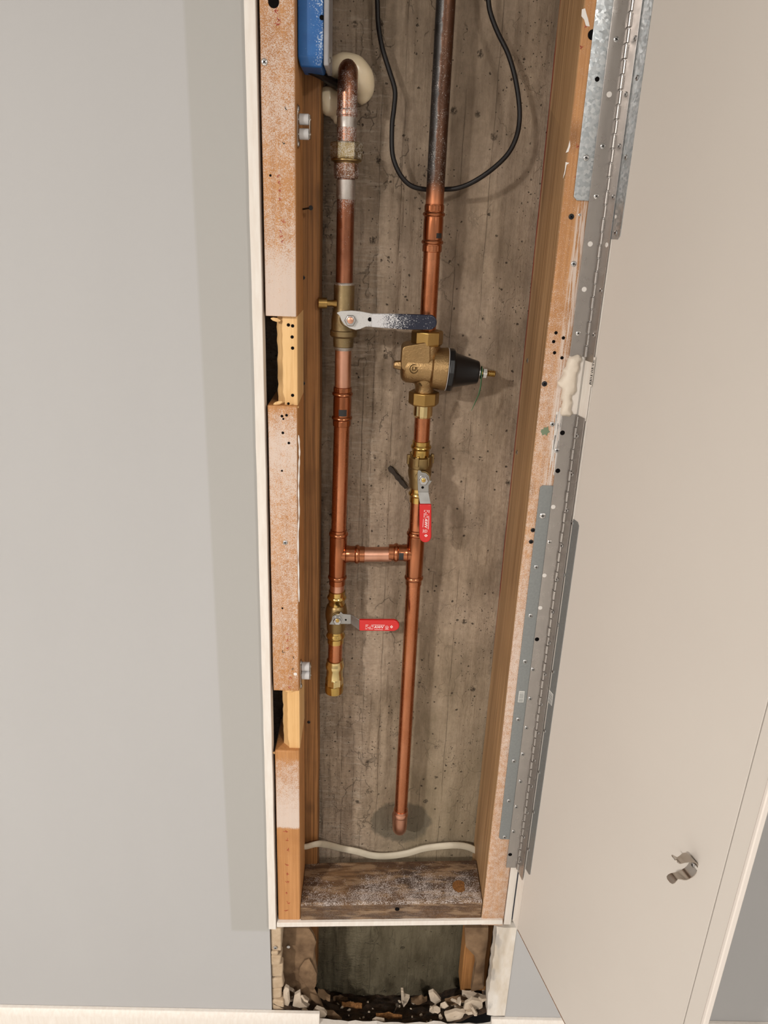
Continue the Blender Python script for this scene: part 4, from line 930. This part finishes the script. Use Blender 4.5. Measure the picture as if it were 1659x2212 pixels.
gplate('nail_plate', fp(P(1250, 433, YG).z, 1.58, xg, .3455, .004, .004), (0, .0015, 0), 'galv', 'shiny galvanised plate on the stud left of the upper hinge',
       [(1290, 171, 'hole', .0026), (1266, 341, 'zinc', .0034)], FRONT, lambda c, r: P(c, r, YG))
xg2 = P(1160, 1110, YG).x
gplate('nail_plate', fp(P(1088, 1813, YG).z, P(1175, 1049, YG).z, xg2, .3455, .003, .003), (0, .0015, 0), 'galv2', 'long dull galvanised plate on the stud left of the lower hinge',
       [(1172, 1114, 'bright', .0042)]+[(c, r, 'zinc', .0032) for c, r in ((1158, 1225), (1146, 1330), (1134, 1429), (1119, 1554), (1110, 1644), (1099, 1730), (1090, 1808))], FRONT, lambda c, r: P(c, r, YG))
def dp(z0, z1, u0, u1, ch0, ch1, o=.0001):
    return [DU(u0, z0, o), DU(u1-ch0, z0, o), DU(u1, z0+ch0, o), DU(u1, z1-ch1, o), DU(u1-ch1, z1, o), DU(u0, z1, o)]
uu = .0385
gplate('nail_plate', dp(PD(1330, 517).z, 1.58, .0015, uu, .004, .004), DN*-.0009, 'galv', 'galvanised plate on the door right of the upper hinge',
       [(c, r, 'zinc', .0028) for c, r in ((1376, 168), (1352, 340), (1330, 503))]+[(1330, 468, 'putty', .002)], DN, lambda c, r: PD(c, r, .0001))
gplate('nail_plate', dp(PD(1140, 1885).z, PD(1238, 1121).z, .0222, uu-.001, .003, .004), DN*-.0009, 'galv2', 'long dark galvanised plate on the door right of the lower hinge',
       [(c, r, 'zinc', .0028) for c, r in ((1236, 1130), (1219, 1241), (1205, 1349), (1195, 1451), (1177, 1579), (1165, 1668), (1153, 1754), (1142, 1835))], DN, lambda c, r: PD(c, r, .0001))
# barcode stickers
def sticker(o, ux, uz, wd, ht, nrm, label, bars, parent=None, vert=True, face='sticker'):
    m = MB(); q = [o-ux*wd/2-uz*ht/2, o+ux*wd/2-uz*ht/2, o+ux*wd/2+uz*ht/2, o-ux*wd/2+uz*ht/2]; m.prism(q, 0, nrm*-.0002)
    t = obj('barcode_sticker', m, face, smooth=False); tag(t, label, 'sticker')
    m = MB(); rr = random.Random(len(label)); a = -ht*.44
    while a < ht*.42:
        b = rr.uniform(.0005, .0014); c = o+uz*a+nrm*.0001
        m.prism([c-ux*wd*.38, c+ux*wd*.38, c+ux*wd*.38+uz*b, c-ux*wd*.38+uz*b], 0, nrm*-.00008); a += b+rr.uniform(.0006, .0014)
    obj('bars', m, bars, t, smooth=False)['kind'] = 'stuff'; return t
Zv = Vector((0, 0, 1)); Xv = Vector((1, 0, 0))
sticker(P(1126, 1505, YG-.0004), Xv, Zv, .0085, .020, FRONT, 'small pale barcode sticker on the lower stud plate', 'galv2')
sticker(PD(1189, 1507, .0006), DD, Zv, .013, .020, DN, 'small pale barcode sticker on the lower door plate', 'galv2')
sticker(PD(1279, 803, .0012), DD, Zv, .007, .036, DN, 'white barcode strip on the door between the two hinges', 'ink_black', face='trim')
# filler on the frame between the hinges and its caulk
m = MB(); m.box((.3432, -.0205, P(1230, 900, -.02).z), (.3625, -.0192, P(1240, 768, -.02).z)); c1_ = [DU(.0015, 0, .0002), DU(.0215, 0, .0002), DU(.0215, 0, .001), DU(.0015, 0, .001)]
za, zb4 = P(1230, 900, -.02).z, P(1240, 768, -.02).z
m.hexa([p+Vector((0, 0, za)) for p in c1_], [p+Vector((0, 0, zb4)) for p in c1_]); fl = tag(obj('filler_strip', m, 'trim', bevel=.0004), 'white painted filler strip between the upper and lower hinges', 'strip')
def C(c, r, px_, y=-.0215): return B(c, r, y, px_*1.22)
blob('caulk', [C(1247, 776, 8), C(1236, 782, 10), C(1240, 795, 10), C(1226, 800, 8), C(1230, 815, 12), C(1222, 822, 9), C(1212, 828, 7), C(1234, 832, 9), C(1226, 842, 10), C(1222, 856, 9), C(1226, 868, 8), C(1222, 880, 9), C(1218, 891, 7), C(1230, 893, 6), C(1238, 845, 6)], 'caulk', 'thick cream smear of caulk on the frame between the two hinges', 'caulk')

# ================================================================== RUSTY TIE
t0_, t1_ = P(840, 1008, .1175), P(878, 1054, .1150); dt = (t1_-t0_).normalized(); e = dt.cross(Vector((0, 1, 0))).normalized()*.0032
m = MB(); rg = []; rr = random.Random(5)
for i in range(9):
    c_ = t0_+(t1_-t0_)*i/8; k = 1+rr.uniform(-.2, .2); k *= .75+.5*abs(math.sin(i*1.3)); rg.append([c_-e*k-Vector((0, .0015, 0)), c_+e*k-Vector((0, .002+.002*rr.random(), 0)), c_+e*k+Vector((0, .004, 0)), c_-e*k+Vector((0, .004, 0))])
m.rings(rg); tag(obj('form_tie', m, 'rust_and_gap_shade', bevel=.0006), 'rusty iron tie stub stuck slanting in the concrete', 'metal stub')

# ================================================================== BROKEN WALL BELOW THE OPENING
def rock(name, o, sx, sy, sz, mat, seed, rot=None, sub=0):
    rr = random.Random(seed); m = MB(); n_ = rr.randint(5, 7)
    a0_ = rr.random()*6; top = []; bot = []
    for i in range(n_):
        a = a0_+2*math.pi*i/n_; k = rr.uniform(.65, 1.1); top.append(Vector((math.cos(a)*sx*k*.85, math.sin(a)*sy*k*.85, sz*rr.uniform(.5, 1.)))); bot.append(Vector((math.cos(a)*sx*k, math.sin(a)*sy*k, -sz*rr.uniform(.4, 1.))))
    m.rings([bot, top]); M = Matrix.Rotation(rr.uniform(0, 6.28), 4, 'Z') @ Matrix.Rotation(rr.uniform(-.7, .7) if rot is None else rot, 4, 'X') @ Matrix.Rotation(rr.uniform(-.5, .5), 4, 'Y')
    m.v = [tuple(Vector(o)+M @ Vector(v)) for v in m.v]; return obj(name, m, mat, bevel=min(sx, sz)*.2, ang=30)
# torn drywall edge on the left: broken blocks of gypsum
dw = thing('torn_drywall_edge', (-.045, 0, -.22), 'crumbling cream drywall edge left of the hole under the trim', 'drywall')
edges = [(2008, 2054, 609), (2054, 2062, 604), (2062, 2084, 607), (2084, 2112, 609), (2116, 2138, 611), (2138, 2160, 606), (2160, 2188, 611)]
for i, (ra, rb, ce) in enumerate(edges):
    rr = random.Random(i+30); x1 = P(ce, (ra+rb)/2, -.008).x; za, zb5 = P(600, rb, -.008).z, P(600, ra, -.008).z
    j = lambda: rr.uniform(-.0028, .0028); y0 = -.0105+rr.uniform(0, .006)
    m = MB(); m.hexa([(-.0524, y0, za), (x1+j(), y0+j(), za+j()), (x1+j(), .010, za), (-.0524, .010, za)], [(-.0524, y0, zb5), (x1+j(), y0+j(), zb5+j()), (x1+j(), .010, zb5), (-.0524, .010, zb5)]); obj('gypsum_block', m, 'gypsum', dw, bevel=.0030, bseg=3)
head('zinc', dw, P(595, 2047, -.0105), FRONT, .0034)
# torn brown paper behind it
def sheet(name, pts, y, th, mat, label, cat, bul=.006, seed=1, parent=None):
    """irregular bulging slab from a pixel outline"""
    rr = random.Random(seed); ce = (sum(p[0] for p in pts)/len(pts), sum(p[1] for p in pts)/len(pts)); m = MB(); rg = []
    for k in (1., .8, .5, .2):
        rg.append([P(ce[0]+(c-ce[0])*k, ce[1]+(r-ce[1])*k, y-bul*(1-k*k)+rr.uniform(-.0012, .0012)) for c, r in pts])
    bk = [p+Vector((0, th, 0)) for p in rg[0]]; m.rings([bk]+rg); o = obj(name, m, mat, parent, ang=30)
    if label: tag(o, label, cat)
    return o
sheet('torn_paper', [(610, 2004), (640, 2004), (668, 2006), (676, 2018), (683, 2035), (680, 2058), (682, 2080), (686, 2100), (684, 2125), (676, 2140), (690, 2160), (700, 2185), (650, 2195), (612, 2195), (608, 2100)], .030, .006, 'paper', 'brown torn paper sheet in the left of the hole', 'paper', .004, 2)
sheet('torn_paper_flap', [(648, 2090), (658, 2075), (668, 2072), (676, 2086), (684, 2104), (682, 2130), (676, 2140), (664, 2132), (654, 2118), (646, 2106)], .022, .002, 'paper', 'lighter torn paper flap lying over the brown sheet', 'paper', .003, 3)
head('putty', dw, P(623, 2046, .024), FRONT, .003, 'plaster_crumb')
# stud end behind the right side with torn layers
m = MB(); zbk_, zz1 = P(1020, 2150, .06).z+.028, P(1020, 2004, .03).z
m.box((P(1000, 2080, .05).x, .048, zbk_), (.352, .088, zz1)); tag(obj('wood_stud', m, 'stud_orange', bevel=.002), 'short orange stud end at the right of the hole', 'stud')
sheet('torn_paper', [(1004, 2004), (1055, 2004), (1054, 2030), (1048, 2070), (1046, 2100), (1045, 2135), (1018, 2142), (1022, 2110), (1027, 2085), (1024, 2060), (1006, 2045)], .024, .010, 'paper', 'brown torn paper layers over the orange stud at the right of the hole', 'paper', .006, 6)
m = MB(); za = P(1080, 2192, -.012).z; zb6 = P(1080, 2001, -.012).z; rr = random.Random(6); rg = []
for i in range(17):
    t = i/16; z = za+(zb6-za)*t; e_ = rr.uniform(-.0018, .0018); rg.append([Vector((.343+e_, -.0125, z)), Vector((.3555+e_*.3, -.0145, z)), Vector((.3772, -.0138, z)), Vector((.3772, .0, z)), Vector((.343+e_, .012, z))])
m.rings(rg); tag(obj('joint_compound_strip', m, 'compound', ang=25), 'smeared cream joint compound strip right of the hole, under the door corner', 'joint compound')
# rubble floor of the hole
xs2 = np.linspace(-.05, .36, 72); ys2 = np.linspace(-.010, .121, 26)
zbk = P(800, 2150, .12).z; zfr = P(800, 2208, 0.).z
def mound(x, y):
    e = .010*min(1.5, abs((x-.15)/.2))**2+max(0., .055-x)*.45+max(0., x-.262)*.45
    return zfr+(zbk-zfr)*max(0, y)/.12+e+.006*mnoise.fractal(Vector((x*45, y*45, 4.)), 1., 2., 4)
vs = [(x, y, mound(x, y)) for y in ys2 for x in xs2]; nx2 = len(xs2); m = MB(); m.add(vs, [(j*nx2+i, j*nx2+i+1, (j+1)*nx2+i+1, (j+1)*nx2+i) for j in range(len(ys2)-1) for i in range(nx2-1)])
rb = tag(obj('rubble', m, 'debris', ang=50), 'dark rotten debris covering the bottom of the hole', 'debris'); rb['kind'] = 'stuff'
chip_spots = []
rr = random.Random(12)
for i in range(16): chip_spots.append((rr.uniform(590, 690), rr.uniform(2135, 2204), rr.uniform(-.006, .035), rr.uniform(.005, .012)))
for i in range(26): chip_spots.append((rr.uniform(930, 1056), rr.uniform(2145, 2208), rr.uniform(-.006, .045), rr.uniform(.005, .011)))
for i in range(22): chip_spots.append((rr.uniform(700, 940), rr.uniform(2150, 2208), rr.uniform(.0, .09), rr.uniform(.002, .005)))
chip_spots.sort(key=lambda t: t[0])
ORD = ['first', 'second', 'third', 'fourth', 'fifth', 'sixth', 'seventh', 'eighth', 'ninth', 'tenth', 'eleventh', 'twelfth', 'thirteenth', 'fourteenth', 'fifteenth', 'sixteenth', 'seventeenth', 'eighteenth', 'nineteenth', 'twentieth', 'twenty-first', 'twenty-second', 'twenty-third', 'twenty-fourth', 'twenty-fifth', 'twenty-sixth']
nch = [0, 0]
for i, (c, r, y, s_) in enumerate(chip_spots):
    q = P(c, r, y); zz = mound(q.x, y)+s_*.4 if -.05 < q.x < .36 else q.z
    left = c < 690
    lab = 'cream plaster chip in the rubble heap at the left of the hole' if left else ('tiny pale crumb on the dark rubble in the middle of the hole' if s_ <= .005 else 'cream plaster chip in the rubble heap at the right of the hole')
    if s_ > .005:
        k = 0 if left else 1; lab = ORD[nch[k]]+' cream plaster chip from the left in the %s rubble heap' % ('left' if left else 'right'); nch[k] += 1
    hz = max(zz, min(q.z, zz+.03)) if s_ > .005 else zz
    tag(rock('plaster_chip' if s_ > .005 else 'plaster_crumb', (q.x, y, hz), s_*1.15, s_*.85, s_*.28, 'chip', 100+i, rr.uniform(-1.1, 1.1)), lab, 'chip', 'plaster chips left' if left else ('plaster crumbs' if s_ < .005 else 'plaster chips right'))
for k, (pts, y, lab) in enumerate((([(632, 2172), (636, 2150), (648, 2143), (652, 2165), (664, 2176), (650, 2186), (634, 2184)], .004, 'large cream plaster shard standing at the left of the hole'),
    ([(612, 2140), (617, 2132), (624, 2136), (626, 2165), (620, 2180), (612, 2172)], -.003, 'narrow upright plaster shard beside the drywall edge'),
    ([(676, 2188), (684, 2178), (700, 2184), (706, 2192), (696, 2206), (680, 2202)], -.004, 'pale grey plaster shard leaning at the left front of the hole'),
    ([(926, 2146), (936, 2142), (944, 2150), (953, 2162), (942, 2170), (930, 2162)], .03, 'white angular plaster shard in the middle right of the rubble'),
    ([(866, 2140), (871, 2140), (874, 2152), (885, 2155), (880, 2166), (872, 2176), (867, 2164)], .05, 'thin curled plaster shard in the middle of the rubble'),
    ([(1005, 2168), (1020, 2160), (1042, 2164), (1043, 2182), (1024, 2190), (1000, 2186)], .004, 'broad cream plaster shard at the right of the hole'),
    ([(960, 2192), (985, 2184), (1004, 2188), (996, 2204), (966, 2207)], -.004, 'flat cream plaster shard at the right front of the hole'),
    ([(804, 2208), (812, 2203), (830, 2206), (832, 2214), (806, 2216)], -.006, 'white plaster shard at the front edge of the hole'))):
    o = sheet('plaster_shard', pts, y, .006, 'chip', lab, 'plaster', .002, 40+k)
for k, (c, r, y, l, a_, mt_, lab) in enumerate(((735, 2160, .09, .030, .2, 'paper', 'torn brown scrap at the back left of the rubble'), (760, 2178, .06, .040, -.15, 'stud_brown', 'rotten brown wood sliver in the middle left of the rubble'), (905, 2160, .08, .035, -.35, 'paper', 'pale brown splintered stick at the back of the rubble'), (985, 2160, .04, .045, .5, 'paper', 'long torn brown paper strip leaning at the right of the rubble'), (700, 2150, .05, .030, -.9, 'paper', 'dark torn paper edge curling beside the left paper sheet'), (840, 2200, .02, .05, .05, 'stud_brown', 'broad rotten board end at the front of the rubble'), (720, 2195, .01, .035, -.4, 'paper', 'small brown scrap near the left front of the rubble'), (1020, 2150, .03, .04, .35, 'chip', 'cream torn plaster strip lying over the right rubble heap'))):
    q = P(c, r, y); rr = random.Random(60+k); zz = max(q.z, mound(q.x, y)+.002); d_ = Vector((math.cos(a_), rr.uniform(-.3, .3), math.sin(a_)*.6)).normalized(); m = MB(); rg = []
    for i in range(7):
        t = i/6-.5; w_ = .006*(1-abs(t)*1.1)+rr.uniform(.0005, .003); cc_ = Vector((q.x, y, zz))+d_*l*t+Vector((0, 0, rr.uniform(-.0015, .0015)+.006*t*t)); tv = Vector((0, .8, .6))*w_
        rg.append([cc_-tv, cc_+Vector((0, -.002, .0025)), cc_+tv, cc_+Vector((0, .001, -.0015))])
    m.rings(rg); tag(obj('torn_scrap', m, mt_, ang=30), lab, 'scrap')
m = MB(); a, b = P(850, 2190, .03), P(858, 2172, .026); m.tube([a, b], .0012, 8); m.lathe(b, b-a, [(-.0005, .0012), (0, .0035), (.001, .0035), (.001, .0001)], 10); tag(obj('loose_screw', m, 'zinc'), 'loose zinc screw standing in the middle of the rubble', 'screw')
